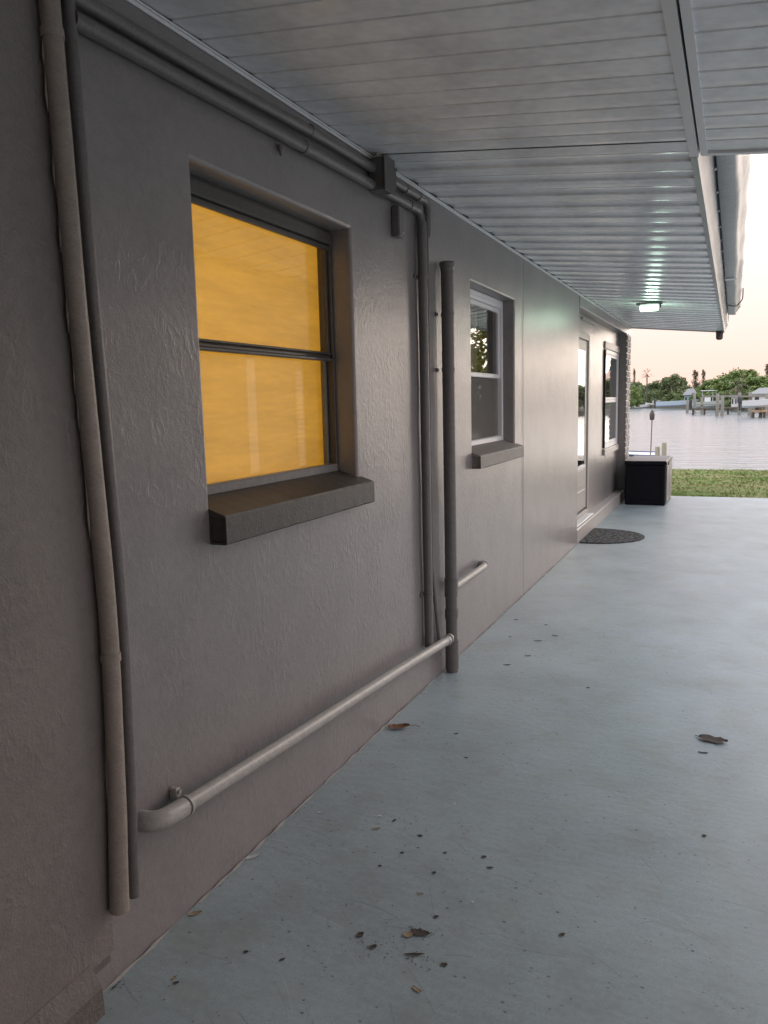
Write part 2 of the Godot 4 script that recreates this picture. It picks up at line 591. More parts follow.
func build_house() -> void:
	var h := thing("house", "long mauve grey stucco house wall with windows and pipes facing the patio", "house")
	var nz := noise(5, 1.6, 3)
	var w1 := [-2.856, -1.864, 1.15, 2.14]
	var w2 := [-5.385, -4.405, 1.15, 2.14]
	var s := surf()
	wall_face(s, 0.0, -7.85, 3.0, -0.05, SOFFIT_Y + 0.02, [w1, w2], 0.013, 0.147, nz, 0.0022, [-5.627])
	# end of the wall where the entry is set back, and the wall's top
	quad(s, Vector3(0, -0.05, -7.85), Vector3(0, SOFFIT_Y + 0.02, -7.85), Vector3(-0.30, SOFFIT_Y + 0.02, -7.85), Vector3(-0.30, -0.05, -7.85))
	obj("wall", s, mats.stucco, h)
	# set-back entry wall
	var door_o := [-8.98, -7.97, 0.17, 2.09]
	var win_o := [-11.52, -10.24, 0.79, 2.12]
	s = surf()
	wall_face(s, -0.11, -11.60, -7.85, 0.15, 2.36, [door_o, win_o], 0.006, 0.12, nz, 0.004, [])
	obj("entry_wall", s, mats.stucco, h)
	s = surf()
	bevel(s, Vector3(-0.15, 2.352, -12.0), Vector3(0.004, SOFFIT_Y + 0.02, -7.862), 0.006)
	obj("header_beam", s, mats.stucco, h)
	s = surf()
	bevel(s, Vector3(-0.15, -0.05, -11.6), Vector3(0.002, 0.15, -7.852), 0.008)
	obj("ledge", s, mats.trim_pale, h)
	# header trim over the entry
	s = surf()
	bevel(s, Vector3(-0.1085, 2.30, -9.4), Vector3(-0.095, 2.325, -8.6), 0.003)
	obj("conduit_stub", s, mats.stucco, h)
	# near section stands a little proud of the plastered wall
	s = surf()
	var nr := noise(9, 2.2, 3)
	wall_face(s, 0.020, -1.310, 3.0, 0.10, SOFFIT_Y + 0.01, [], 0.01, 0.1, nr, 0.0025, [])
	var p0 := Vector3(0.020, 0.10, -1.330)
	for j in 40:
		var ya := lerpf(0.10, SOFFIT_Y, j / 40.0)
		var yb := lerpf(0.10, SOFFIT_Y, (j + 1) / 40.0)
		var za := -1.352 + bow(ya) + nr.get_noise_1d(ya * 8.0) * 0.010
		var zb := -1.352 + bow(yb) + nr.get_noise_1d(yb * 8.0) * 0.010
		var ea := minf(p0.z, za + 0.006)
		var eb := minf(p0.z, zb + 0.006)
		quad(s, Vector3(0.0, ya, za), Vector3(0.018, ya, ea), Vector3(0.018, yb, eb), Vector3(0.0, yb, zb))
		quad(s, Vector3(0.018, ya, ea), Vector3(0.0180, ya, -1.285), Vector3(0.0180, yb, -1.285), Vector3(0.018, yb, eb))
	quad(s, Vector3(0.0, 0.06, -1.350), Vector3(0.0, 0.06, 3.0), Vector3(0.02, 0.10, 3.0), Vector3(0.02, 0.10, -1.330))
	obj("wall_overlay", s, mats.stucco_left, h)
	# stub of a base course with a sloping top
	s = surf()
	var rng := RandomNumberGenerator.new()
	rng.seed = 4
	prism_z(s, [Vector2(-0.01, -0.03), Vector2(-0.01, 0.125), Vector2(0.022, 0.118), Vector2(0.050, 0.082), Vector2(0.056, 0.070), Vector2(0.060, -0.03)], 3.0, -1.262)
	obj("base_course", s, mats.base_block, h)
	# ragged bead of old caulk and paint along the foot of the wall
	s = surf()
	var bead: Array = []
	var brad: Array = []
	for i in 150:
		var z := lerpf(-1.28, -7.8, i / 149.0)
		bead.append(Vector3(0.004 + nr.get_noise_1d(z * 9.0) * 0.004, 0.002, z))
		brad.append(maxf(0.0006, 0.003 + nr.get_noise_1d(z * 14.0 + 50.0) * 0.009) * (1.0 if z > -3.4 else 0.6))
	tube(s, bead, brad, 6)
	obj("caulk_bead", s, mats.caulk, h)
	# corner pier of painted brick
	var pier := Node3D.new()
	pier.name = "corner_pier"
	h.add_child(pier, true)
	s = surf()
	bx(s, Vector3(-0.30, -0.05, -11.985), Vector3(-0.006, 2.352, -11.602))
	obj("pier_core", s, mats.stucco, pier)
	var bm: Array = []
	for v in 4:
		s = surf()
		bevel(s, Vector3(-0.02, 0.0, -0.19 + v * 0.002), Vector3(0.006 + v * 0.004, 0.073, 0.0), 0.006)
		s.generate_normals()
		bm.append(s.commit())
	s = surf()
	bevel(s, Vector3(-0.02, 0.0, -0.09), Vector3(0.010, 0.073, 0.0), 0.006)
	s.generate_normals()
	var half := s.commit()
	var k := 0
	for row in 28:
		var y := 0.004 + row * 0.0838
		if row % 2 == 0:
			put("brick", bm[k % 4], mats.brick_paint, pier, Vector3(0, y, -11.602)); k += 1
			put("brick", bm[k % 4], mats.brick_paint, pier, Vector3(0, y, -11.80)); k += 3
		else:
			put("brick", half, mats.brick_paint, pier, Vector3(0, y, -11.602))
			put("brick", bm[k % 4], mats.brick_paint, pier, Vector3(0, y, -11.70)); k += 1
			put("brick", half, mats.brick_paint, pier, Vector3(0, y, -11.90))
	# interior shell, roof and the rest of the house
	s = surf()
	bx(s, Vector3(-5.2, -0.05, -12.0), Vector3(-5.0, 2.49, 3.0))
	bx(s, Vector3(-5.0, -0.05, 3.0), Vector3(0.0, 2.49, 3.2))
	bx(s, Vector3(-5.0, -0.05, -12.0), Vector3(-0.302, 2.49, -11.8))
	bx(s, Vector3(-5.0, -0.05, -3.75), Vector3(-0.24, 2.49, -3.65))
	bx(s, Vector3(-5.0, -0.05, -7.75), Vector3(-0.24, 2.49, -7.65))
	bx(s, Vector3(-5.0, -0.04, -11.8), Vector3(-0.12, 0.02, 3.0))
	obj("inner_walls", s, mats.room, h)
	s = surf()
	bx(s, Vector3(-5.6, 2.492, -12.4), Vector3(0.0, 2.70, 3.4))
	obj("roof", s, mats.roof_deck, h)

	# window with the yellow blind: dark frame, two sashes
	var w := Node3D.new()
	w.name = "window"
	w.set_meta("label", "dark framed window with drawn yellow roller blind")
	h.add_child(w, true)
	s = surf()
	ring_x(s, -0.085, -0.146, w1[0] + 0.001, w1[1] - 0.001, w1[2] + 0.03, w1[3] - 0.001, 0.013)
	bevel(s, Vector3(-0.115, 2.082, w1[0] + 0.0145), Vector3(-0.075, 2.1265, w1[1] - 0.0145), 0.003)
	bevel(s, Vector3(-0.104, 2.062, w1[0] + 0.0145), Vector3(-0.089, 2.081, w1[1] - 0.0145), 0.003)
	obj("frame", s, mats.frame_dark, w)
	sash(w, -0.100, w1[0] + 0.014, w1[1] - 0.014, 1.640, 2.084, 0.014, mats.frame_dark, "upper_sash")
	var lower := sash(w, -0.118, w1[0] + 0.014, w1[1] - 0.014, 1.190, 1.662, 0.015, mats.frame_grey, "lower_sash")
	s = surf()
	bevel(s, Vector3(-0.104, 1.628, w1[0] + 0.0145), Vector3(-0.078, 1.640, w1[1] - 0.0145), 0.003)
	bevel(s, Vector3(-0.10, 1.655, w1[0] + 0.0145), Vector3(-0.086, 1.664, w1[1] - 0.0145), 0.003)
	obj("meeting_rail", s, mats.frame_dark, w)
	s = surf()
	bevel(s, Vector3(-0.117, 1.182, w1[0] + 0.0145), Vector3(-0.080, 1.215, w1[1] - 0.0145), 0.004)
	obj("bottom_rail", s, mats.frame_grey, w)
	s = surf()
	var n := 30
	var nb := noise(21, 2.0, 2)
	s.set_smooth_group(1)
	for i in n:
		for j in n:
			var f: Array = []
			for q in [[0, 0], [1, 0], [1, 1], [0, 1]]:
				var z := lerpf(w1[0] - 0.12, w1[1] + 0.06, float(i + q[0]) / n)
				var y := lerpf(1.10, 2.25, float(j + q[1]) / n)
				f.append(Vector3(-0.156 + 0.005 * nb.get_noise_2d(z * 0.6, y * 2.2), y, z))
			quad(s, f[0], f[1], f[2], f[3])
	obj("roller_blind", s, mats.blind, w)
	# the lamp that lights the room behind the blind
	var rl := thing("room_lamp", "warm lit ceiling lamp in the room behind the yellow blind", "lamp", Vector3(-2.2, 2.40, -2.0))
	s = surf()
	tube(s, [Vector3(0, 0.085, 0), Vector3(0, 0.02, 0), Vector3(0, -0.06, 0), Vector3(0, -0.10, 0)], [0.05, 0.16, 0.14, 0.05], 20)
	obj("shade", s, mats.room_lit, rl)
	s = surf()
	tube(s, [Vector3(0, 0.086, 0), Vector3(0, 0.095, 0)], 0.08, 16)
	obj("rose", s, mats.frame_white, rl)
	var ol := OmniLight3D.new()
	ol.name = "room_light"
	ol.light_color = Color(1.0, 0.95, 0.80)
	ol.light_energy = 3.1
	ol.light_size = 0.14
	ol.omni_range = 10.0
	ol.omni_attenuation = 2.0
	ol.shadow_enabled = true
	ol.position = Vector3(0, -0.25, 0)
	rl.add_child(ol)
	sill(h, "window_sill", -2.890, -1.856, -0.11, 0.060, 1.052, 1.140, mats.sill_dark)

	# white window further on, with a curtain behind
	w = Node3D.new()
	w.name = "window"
	w.set_meta("label", "white framed window with a screened lower sash")
	h.add_child(w, true)
	s = surf()
	ring_x(s, -0.080, -0.146, w2[0] + 0.001, w2[1] - 0.001, w2[2] + 0.03, w2[3] - 0.001, 0.030)
	bevel(s, Vector3(-0.10, 2.085, w2[0] + 0.03), Vector3(-0.088, 2.112, w2[1] - 0.03), 0.003)
	obj("frame", s, mats.frame_white, w)
	sash(w, -0.095, w2[0] + 0.031, w2[1] - 0.031, 1.610, 2.085, 0.030, mats.frame_white, "upper_sash")
	sash(w, -0.118, w2[0] + 0.031, w2[1] - 0.031, 1.185, 1.640, 0.030, mats.frame_white, "lower_sash")
	s = surf()
	bevel(s, Vector3(-0.117, 1.181, w2[0] + 0.031), Vector3(-0.085, 1.215, w2[1] - 0.031), 0.004)
	obj("bottom_rail", s, mats.frame_white, w)
	s = surf()
	bx(s, Vector3(-0.112, 1.217, w2[0] + 0.035), Vector3(-0.1115, 1.612, w2[1] - 0.035))
	obj("insect_screen", s, mats.mesh_screen, w)
	s = surf()
	for i in 44:
		for e in 2:
			pass
		var za := lerpf(w2[0] + 0.02, w2[1] - 0.05, i / 44.0)
		var zb := lerpf(w2[0] + 0.02, w2[1] - 0.05, (i + 1) / 44.0)
		var xa := -0.27 + 0.016 * sin(i * 1.3)
		var xb := -0.27 + 0.016 * sin((i + 1) * 1.3)
		quad(s, Vector3(xa, 1.12, za), Vector3(xa, 2.2, za), Vector3(xb, 2.2, zb), Vector3(xb, 1.12, zb))
	obj("curtain", s, mats.curtain, w)
	sill(h, "window_sill", -5.440, -4.398, -0.11, 0.055, 1.060, 1.138, mats.sill_pale)

	# far window beside the door
	w = Node3D.new()
	w.name = "window"
	w.set_meta("label", "white framed window with grey lower pane beside the entry door")
	h.add_child(w, true)
	s = surf()
	bevel(s, Vector3(-0.109, 2.085, win_o[0] - 0.03), Vector3(-0.090, 2.175, win_o[1] + 0.03), 0.004)
	obj("casing", s, mats.trim_pale, w)
	s = surf()
	bevel(s, Vector3(-0.109, 0.735, win_o[0] - 0.03), Vector3(-0.080, 0.815, win_o[1] + 0.03), 0.004)
	obj("window_stool", s, mats.trim_pale, w)
	s = surf()
	ring_x(s, -0.100, -0.20, win_o[0] + 0.001, win_o[1] - 0.001, 0.816, 2.084, 0.055)
	obj("frame", s, mats.frame_white, w)
	s = surf()
	bx(s, Vector3(-0.20, 0.83, win_o[1] - 0.001), Vector3(-0.086, 2.07, win_o[1] + 0.035))
	obj("side_gasket", s, mats.hollow, w)
	sash(w, -0.106, win_o[0] + 0.056, win_o[1] - 0.056, 1.44, 2.029, 0.035, mats.frame_white, "upper_sash")
	var ls := sash(w, -0.106, win_o[0] + 0.056, win_o[1] - 0.056, 0.871, 1.44, 0.035, mats.frame_white, "lower_sash")
	s = surf()
	bx(s, Vector3(-0.121, 0.90, win_o[0] + 0.085), Vector3(-0.118, 1.41, win_o[1] - 0.085))
	obj("insect_screen", s, mats.blind_grey, ls)
	s = surf()
	bx(s, Vector3(-0.30, 0.7, win_o[0] - 0.1), Vector3(-0.29, 2.2, win_o[1] + 0.1))
	obj("curtain", s, mats.blind_grey, w)

	# entry door: glazed above, panelled below
	var d := Node3D.new()
	d.name = "door"
	d.set_meta("label", "glazed grey entry door with panels below")
	h.add_child(d, true)
	s = surf()
	ring_x(s, -0.088, -0.19, door_o[0] - 0.06, door_o[1] + 0.06, 0.152, 2.16, 0.065)
	obj("casing", s, mats.trim_pale, d)
	s = surf()
	bx(s, Vector3(-0.145, 0.24, door_o[0] + 0.006), Vector3(-0.106, 0.72, door_o[1] - 0.006))
	bx(s, Vector3(-0.145, 1.98, door_o[0] + 0.006), Vector3(-0.106, 2.085, door_o[1] - 0.006))
	bx(s, Vector3(-0.145, 0.72, door_o[0] + 0.006), Vector3(-0.106, 1.98, door_o[0] + 0.12))
	bx(s, Vector3(-0.145, 0.72, door_o[1] - 0.12), Vector3(-0.106, 1.98, door_o[1] - 0.006))
	obj("leaf", s, mats.trim_pale, d)
	for yy in [0.27, 0.50]:
		s = surf()
		bevel(s, Vector3(-0.1055, yy, door_o[0] + 0.10), Vector3(-0.096, yy + 0.19, door_o[1] - 0.10), 0.010)
		obj("panel", s, mats.frame_white if yy > 1.0 else mats.trim_pale, d)
	s = surf()
	bx(s, Vector3(-0.112, 0.72, door_o[0] + 0.12), Vector3(-0.108, 1.98, door_o[1] - 0.12))
	obj("pane", s, mats.pane, d)
	s = surf()
	bx(s, Vector3(-0.1055, 0.70, door_o[0] + 0.10), Vector3(-0.097, 0.735, door_o[1] - 0.10))
	obj("glazing_bead", s, mats.frame_white, d)
	s = surf()
	bx(s, Vector3(-0.30, 0.6, door_o[0] - 0.05), Vector3(-0.29, 2.1, door_o[1] + 0.05))
	obj("door_curtain", s, mats.glass_dark, d)
	s = surf()
	bevel(s, Vector3(-0.15, 0.151, door_o[0]), Vector3(-0.02, 0.168, door_o[1]), 0.004)
	obj("threshold", s, mats.frame_white, d)

# ------------------------------------------------------------------ roofs
func soffit_y(x: float) -> float:
	return SOFFIT_Y - SLOPE * x

func panel_mesh(x0: float, x1: float, pitch: float, broad := false) -> ArrayMesh:
	# one pressed sheet, 254 mm wide; origin at its near edge on the wall
	var prof: Array = []
	if broad:
		# a flat face, a small bead, then a long sloping face that ends in the lap
		prof = [Vector2(0.0, 0.0), Vector2(0.004, -0.0005), Vector2(0.060, -0.0006), Vector2(0.112, 0.0), Vector2(0.116, 0.0035), Vector2(0.121, 0.0035), Vector2(0.124, 0.0004),
			Vector2(0.134, 0.0010), Vector2(0.188, 0.0072), Vector2(0.196, 0.0085), Vector2(0.242, 0.0095), Vector2(0.250, 0.0100), Vector2(pitch, 0.0)]
	else:
		for k in 2:
			var b := k * pitch * 0.5
			prof.append(Vector2(b + 0.000, 0.0040))
			prof.append(Vector2(b + 0.002, 0.0000))
			prof.append(Vector2(b + 0.040, -0.0004))
			prof.append(Vector2(b + 0.085, 0.0000))
			prof.append(Vector2(b + 0.1215, 0.0022))
			prof.append(Vector2(b + 0.1235, 0.0040))
		prof.append(Vector2(pitch, 0.0040))
	var s := surf()
	for i in prof.size() - 1:
		var a: Vector2 = prof[i]
		var b: Vector2 = prof[i + 1]
		quad(s, Vector3(x0, a.y - SLOPE * x0, -a.x), Vector3(x0, b.y - SLOPE * x0, -b.x), Vector3(x1, b.y - SLOPE * x1, -b.x), Vector3(x1, a.y - SLOPE * x1, -a.x))
	s.generate_normals()
	return s.commit()

func build_roofs() -> void:
	var r := thing("porch_roof", "sloping grey metal soffit of narrow panels over the patio", "roof", Vector3.ZERO)
	var pitch := 0.254
	var solid := panel_mesh(0.012, 1.236, pitch)
	var ribbed := panel_mesh(0.012, 1.236, pitch, true)
	# louvres of a vented panel: two rows of little pressed slots
	var s := surf()
	for row in 2:
		for i in 72:
			var x := 0.06 + i * 0.016
			var zc := -(0.015 + row * 0.024)
			var y := -SLOPE * x
			quad(s, Vector3(x, y - 0.0006, zc), Vector3(x + 0.009, y - 0.0012, zc), Vector3(x + 0.009, y - 0.0028, zc - 0.016), Vector3(x, y - 0.0028, zc - 0.016))
			quad(s, Vector3(x, y - 0.0028, zc - 0.016), Vector3(x + 0.009, y - 0.0028, zc - 0.016), Vector3(x + 0.009, y + 0.0001, zc - 0.0165), Vector3(x, y + 0.0001, zc - 0.0165))
	s.generate_normals()
	var louvres := s.commit()
	var count := 47
	for i in count:
		var z := -0.02 - i * pitch + 0.0
		if z - pitch < -12.06: break
		var p := put("soffit_panel", solid if z > -3.0 else ribbed, mats.soffit, r, Vector3(0, SOFFIT_Y, z))
		if z < -3.3 and i % 2 == 0:
			p.set_meta("label", "soffit panel with two rows of small vent louvres")
			var l := put("vent_louvres", louvres, mats.soffit, p)
			l.set_meta("kind", "stuff")
	for i in range(1, 12):
		put("soffit_panel", solid, mats.soffit, r, Vector3(0, SOFFIT_Y, -0.02 + i * pitch))
	s = surf()
	prism_z(s, [Vector2(0.002, 2.466), Vector2(0.0145, 2.4645), Vector2(0.0145, 2.4595), Vector2(0.006, 2.4605), Vector2(0.006, 2.452), Vector2(0.002, 2.452)], 3.0, -12.06)
	obj("wall_channel", s, mats.soffit_trim, r)
	# seam channel, where the porch meets the carport, and its continuation as the outer edge
	s = surf()
	var y1 := soffit_y(1.23)
	prism_z(s, [Vector2(1.222, y1 - 0.004), Vector2(1.254, y1 - 0.011), Vector2(1.254, y1 + 0.02), Vector2(1.222, y1 + 0.02)], 3.0, -3.24)
	obj("seam_channel", s, mats.soffit_trim, r)
	s = surf()
	prism_z(s, [Vector2(1.224, y1 - 0.004), Vector2(1.250, y1 - 0.012), Vector2(1.262, y1 + 0.03), Vector2(1.290, y1 + 0.085), Vector2(1.298, y1 + 0.12), Vector2(1.224, y1 + 0.12)], -3.245, -12.06)
	obj("fascia", s, mats.gutter, r)
	s = surf()
	prism_z(s, [Vector2(0.0, 2.492), Vector2(1.30, 2.462), Vector2(1.30, 2.62), Vector2(0.0, 2.74)], 3.0, -12.06)
	obj("roof_deck", s, mats.roof_deck, r)
	s = surf()
	bx(s, Vector3(0.0, 2.325, -12.078), Vector3(1.255, 2.56, -12.062))
	s = surf()
	hexa(s, [Vector3(0.0, 2.464, -12.082), Vector3(1.250, 2.329, -12.082), Vector3(1.250, 2.329, -12.062), Vector3(0.0, 2.464, -12.062),
		Vector3(0.0, 2.70, -12.082), Vector3(1.250, 2.58, -12.082), Vector3(1.250, 2.58, -12.062), Vector3(0.0, 2.70, -12.062)])
	obj("end_fascia", s, mats.soffit_trim, r)

	# gutter with a wavy ogee front, in two lengths
	var g := thing("gutter", "dented grey metal rain gutter along the outer edge of the porch roof", "gutter")
	var wob := noise(33, 1.2, 3)
	var prof := [Vector2(1.302, 2.60), Vector2(1.302, 2.425), Vector2(1.308, 2.420), Vector2(1.372, 2.418), Vector2(1.386, 2.424), Vector2(1.394, 2.450), Vector2(1.412, 2.480), Vector2(1.430, 2.505), Vector2(1.438, 2.54), Vector2(1.438, 2.565), Vector2(1.426, 2.565)]
	for part in [[-3.16, -7.28, 0.0], [-7.24, -10.45, 0.003]]:
		s = surf()
		s.set_smooth_group(1)
		var m := 46
		for i in m:
			for k in prof.size() - 1:
				var f: Array = []
				for q in [[0, 0], [1, 0], [1, 1], [0, 1]]:
					var z: float = lerpf(part[0], part[1], float(i + q[0]) / m)
					var p: Vector2 = prof[k + q[1]]
					var amt := clampf((p.x - 1.30) / 0.1, 0.0, 1.0)
					f.append(Vector3(p.x + part[2] * 0.4 + amt * 0.010 * wob.get_noise_2d(z, p.x * 6.0), p.y - part[2] * amt + amt * 0.010 * wob.get_noise_2d(z + 40.0, p.y * 3.0), z))
				quad(s, f[0], f[1], f[2], f[3])
		s.set_smooth_group(-1)
		obj("gutter_length", s, mats.gutter, g)
	s = surf()
	var idx := Geometry2D.triangulate_polygon(PackedVector2Array(prof))
	for i in range(0, idx.size(), 3):
		tri(s, Vector3(prof[idx[i]].x, prof[idx[i]].y, -10.452), Vector3(prof[idx[i + 1]].x, prof[idx[i + 1]].y, -10.452), Vector3(prof[idx[i + 2]].x, prof[idx[i + 2]].y, -10.452))
	obj("end_cap", s, mats.gutter, g)
	s = surf()
	bevel(s, Vector3(1.300, 2.408, -7.30), Vector3(1.392, 2.4175, -7.22), 0.003)
	obj("joint_strap", s, mats.soffit_trim, g)
	s = surf()
	tube(s, bent([Vector3(1.295, 2.44, -9.3), Vector3(1.33, 2.405, -9.3), Vector3(1.40, 2.40, -9.3), Vector3(1.452, 2.47, -9.3), Vector3(1.452, 2.58, -9.3)], 0.02), 0.006, 8)
	obj("hanging_cable", s, mats.box_dark, g)
	for i in 16:
		s = surf()
		bevel(s, Vector3(1.286, 2.418, -3.40 - i * 0.42), Vector3(1.301, 2.432, -3.40 - i * 0.42 + 0.03), 0.003)
		obj("spacer", s, mats.gutter, g)

	# carport roof that joins on the outer side, near the camera
	var c := thing("carport_roof", "flat run of grey metal panels beyond the seam channel, ending above the open patio", "roof")
	var out_panel := panel_mesh(1.284, 3.6, pitch)
	for i in 24:
		put("soffit_panel", out_panel, mats.soffit, c, Vector3(0, SOFFIT_Y, -3.20 + 0.254 + i * pitch))
	s = surf()
	var y2 := soffit_y(1.27)
	prism_z(s, [Vector2(1.261, y2 - 0.006), Vector2(1.285, y2 - 0.009), Vector2(1.285, y2 + 0.02), Vector2(1.261, y2 + 0.02)], 3.0, -3.215)
	obj("seam_channel", s, mats.soffit_trim, c)
	s = surf()
	hexa(s, [Vector3(1.262, soffit_y(1.262) - 0.006, -3.232), Vector3(3.6, soffit_y(3.6) - 0.006, -3.232), Vector3(3.6, soffit_y(3.6) - 0.006, -3.206), Vector3(1.262, soffit_y(1.262) - 0.006, -3.206),
		Vector3(1.262, soffit_y(1.262) + 0.14, -3.232), Vector3(3.6, soffit_y(3.6) + 0.14, -3.232), Vector3(3.6, soffit_y(3.6) + 0.14, -3.206), Vector3(1.262, soffit_y(1.262) + 0.14, -3.206)])
	obj("edge_trim", s, mats.soffit_trim, c)
	s = surf()
	hexa(s, [Vector3(1.304, soffit_y(1.304) + 0.016, -3.204), Vector3(3.6, soffit_y(3.6) + 0.016, -3.204), Vector3(3.6, soffit_y(3.6) + 0.016, 3.2), Vector3(1.304, soffit_y(1.304) + 0.016, 3.2),
		Vector3(1.304, 2.52, -3.204), Vector3(3.6, soffit_y(3.6) + 0.14, -3.204), Vector3(3.6, soffit_y(3.6) + 0.14, 3.2), Vector3(1.304, 2.52, 3.2)])
	obj("roof_deck", s, mats.roof_deck, c)
	s = surf()
	bx(s, Vector3(0.07, -0.05, 0.75), Vector3(3.6, 2.06, 0.85))
	obj("added_back_wall", s, mats.siding, c)  # unseen wall added behind the camera to darken the near house wall
	for z in [-3.0]:
		s = surf()
		bevel(s, Vector3(3.4, -0.02, z - 0.05), Vector3(3.5, soffit_y(3.5), z + 0.05), 0.006)
		obj("post", s, mats.frame_white, c)

# ------------------------------------------------------------------ pipes on the wall
func strap(parent: Node, c: Vector3, r: float, m: Material, upright := true) -> void:
	var s := surf()
	var axis := Vector3.UP if upright else Vector3.BACK
	tube(s, [c - axis * 0.010, c + axis * 0.010], r + 0.003, 14)
	var side := Vector3(0, 0, 1) if upright else Vector3(0, 1, 0)
	var a := c + side * (r + 0.014)
	a.x = 0.004
	bevel(s, a - Vector3(0.003, 0.010, 0.014), a + Vector3(0.006, 0.010, 0.014), 0.002)
	tube(s, [a + Vector3(0.003, 0, 0), a + Vector3(0.010, 0, 0)], 0.005, 8)
	obj("strap", s, m, parent)

# the upright pair bows away from the overlay half way down
func bow(y: float) -> float:
	var c := [Vector2(0.2, 0.0), Vector2(0.5, -0.019), Vector2(0.95, -0.036), Vector2(1.4, -0.024), Vector2(1.75, -0.011), Vector2(2.45, 0.0)]
	for i in c.size() - 1:
		if y <= c[i + 1].x:
			var t: float = clampf((y - c[i].x) / (c[i + 1].x - c[i].x), 0.0, 1.0)
			var a: float = c[maxi(i - 1, 0)].y
			var d: float = c[mini(i + 2, c.size() - 1)].y
			return cubic_interpolate(c[i].y, c[i + 1].y, a, d, t)
	return 0.0

func build_pipes() -> void:
	var rng := RandomNumberGenerator.new()
	rng.seed = 77
	# brown pipe with flaking paint
	var p := thing("wall_pipe", "tan brown upright pipe with flaking paint, thicker of the pair beside the overlay", "pipe")
	var s := surf()
	var pts: Array = []
	var rad: Array = []
	for i in 50:
		var t := i / 49.0
		var y := lerpf(2.45, 0.214, t)
		pts.append(Vector3(0.042 + 0.0015 * sin(t * 9.0), y, -1.349 + bow(y)))
		rad.append(0.0218 + rng.randf_range(-0.0003, 0.0003) + 0.003 * clampf(0.6 - y, 0.0, 0.4) / 0.4)
	tube(s, pts, rad, 20)
	obj("pipe", s, mats.pipe_tan, p)
	for i in 9:
		var y := lerpf(2.25, 0.24, i / 15.0) + rng.randf_range(-0.05, 0.05)
		var hh := rng.randf_range(0.02, 0.07)
		s = surf()
		var z := -1.349 + 0.0215 + bow(y)
		tube(s, [Vector3(0.030, y - hh, z - 0.003), Vector3(0.033, y - hh * 0.3, z + rng.randf_range(-0.001, 0.002)), Vector3(0.031, y + hh, z - 0.003)], [0.001, rng.randf_range(0.0015, 0.0035), 0.0006], 6)
		obj("paint_flake", s, mats.pipe_tan, p)
	strap(p, Vector3(0.042, 2.255, -1.349 + bow(2.255)), 0.0218, mats.pipe_tan)
	strap(p, Vector3(0.042, 0.86, -1.349 + bow(0.86)), 0.0218, mats.pipe_tan)

	# conduit: up the wall, along under the soffit, and down again
	p = thing("conduit", "dark conduit running up the wall, under the soffit and down to the drain pipe", "conduit")
	s = surf()
	pts = []
	for i in 40:
		var y := lerpf(0.200, 2.46, i / 39.0)
		pts.append(Vector3(0.022, y, -1.424 + bow(y) * 0.8))
	tube(s, pts, 0.0148, 16)
	obj("riser", s, mats.pipe_grey, p)
	s = surf()
	tube(s, bent([Vector3(0.024, 2.322, -1.43), Vector3(0.024, 2.327, -1.9), Vector3(0.024, 2.336, -2.6), Vector3(0.024, 2.348, -3.563), Vector3(0.028, 2.20, -3.567)], 0.045), 0.0195, 16)
	obj("horizontal_run", s, mats.pipe_grey, p)
	s = surf()
	tube(s, [Vector3(0.028, 2.30, -3.567), Vector3(0.028, 0.225, -3.572)], 0.0225, 16)
	obj("drop", s, mats.pipe_grey, p)
	for z in [-2.46, -3.42]:
		s = surf()
		tube(s, [Vector3(0.024, 2.336 + (-2.6 - z) * 0.0125, z), Vector3(0.024, 2.336 + (-2.6 - z) * 0.0125, z - 0.035)], 0.0222, 16)
		obj("coupling", s, mats.pipe_grey, p)
	strap(p, Vector3(0.028, 2.05, -3.568), 0.0225, mats.pipe_grey)
	strap(p, Vector3(0.028, 0.50, -3.570), 0.0225, mats.pipe_grey)
	s = surf()
	tube(s, [Vector3(0.010, 2.305, -2.33), Vector3(0.012, 2.272, -2.332)], [0.010, 0.004], 10)
	obj("hook", s, mats.pipe_grey, p)

	# second, thinner run above it
	p = thing("conduit", "upper conduit tight under the soffit with a thin drop beside the thicker one", "conduit")
	s = surf()
	tube(s, bent([Vector3(0.028, 2.365, -0.9), Vector3(0.028, 2.376, -1.9), Vector3(0.028, 2.400, -2.6), Vector3(0.028, 2.408, -3.648), Vector3(0.022, 2.25, -3.652)], 0.045), 0.0185, 16)
	obj("horizontal_run", s, mats.pipe_grey, p)
	s = surf()
	tube(s, [Vector3(0.020, 2.30, -3.652), Vector3(0.018, 1.2, -3.655), Vector3(0.018, 0.62, -3.655), Vector3(0.020, 0.215, -3.735)], 0.0095, 12)
	obj("drop", s, mats.pipe_grey, p)
	for z in [-2.50, -3.36, -3.52]:
		s = surf()
		tube(s, [Vector3(0.028, 2.399 + (-2.6 - z) * 0.0076, z), Vector3(0.028, 2.399 + (-2.6 - z) * 0.0076, z - 0.03)], 0.0210, 16)
		obj("coupling", s, mats.pipe_grey, p)

	# junction box over both runs, small box under them
	p = thing("junction_box", "dark metal junction box over the two conduits just under the soffit", "box")
	s = surf()
	bevel(s, Vector3(0.008, 2.318, -3.115), Vector3(0.078, 2.445, -3.020), 0.005)
	obj("body", s, mats.box_dark, p)
	s = surf()
	bevel(s, Vector3(0.079, 2.312, -3.120), Vector3(0.086, 2.450, -3.015), 0.002)
	obj("cover", s, mats.box_dark, p)
	s = surf()
	bevel(s, Vector3(0.020, 2.34, -3.150), Vector3(0.080, 2.43, -3.122), 0.004)
	obj("side_lug", s, mats.box_dark, p)
	p = thing("wall_box", "small plain grey box on the wall below the junction box", "box")
	s = surf()
	bevel(s, Vector3(0.002, 2.182, -3.325), Vector3(0.040, 2.312, -3.265), 0.005)
	obj("body", s, mats.pipe_grey, p)
	s = surf()
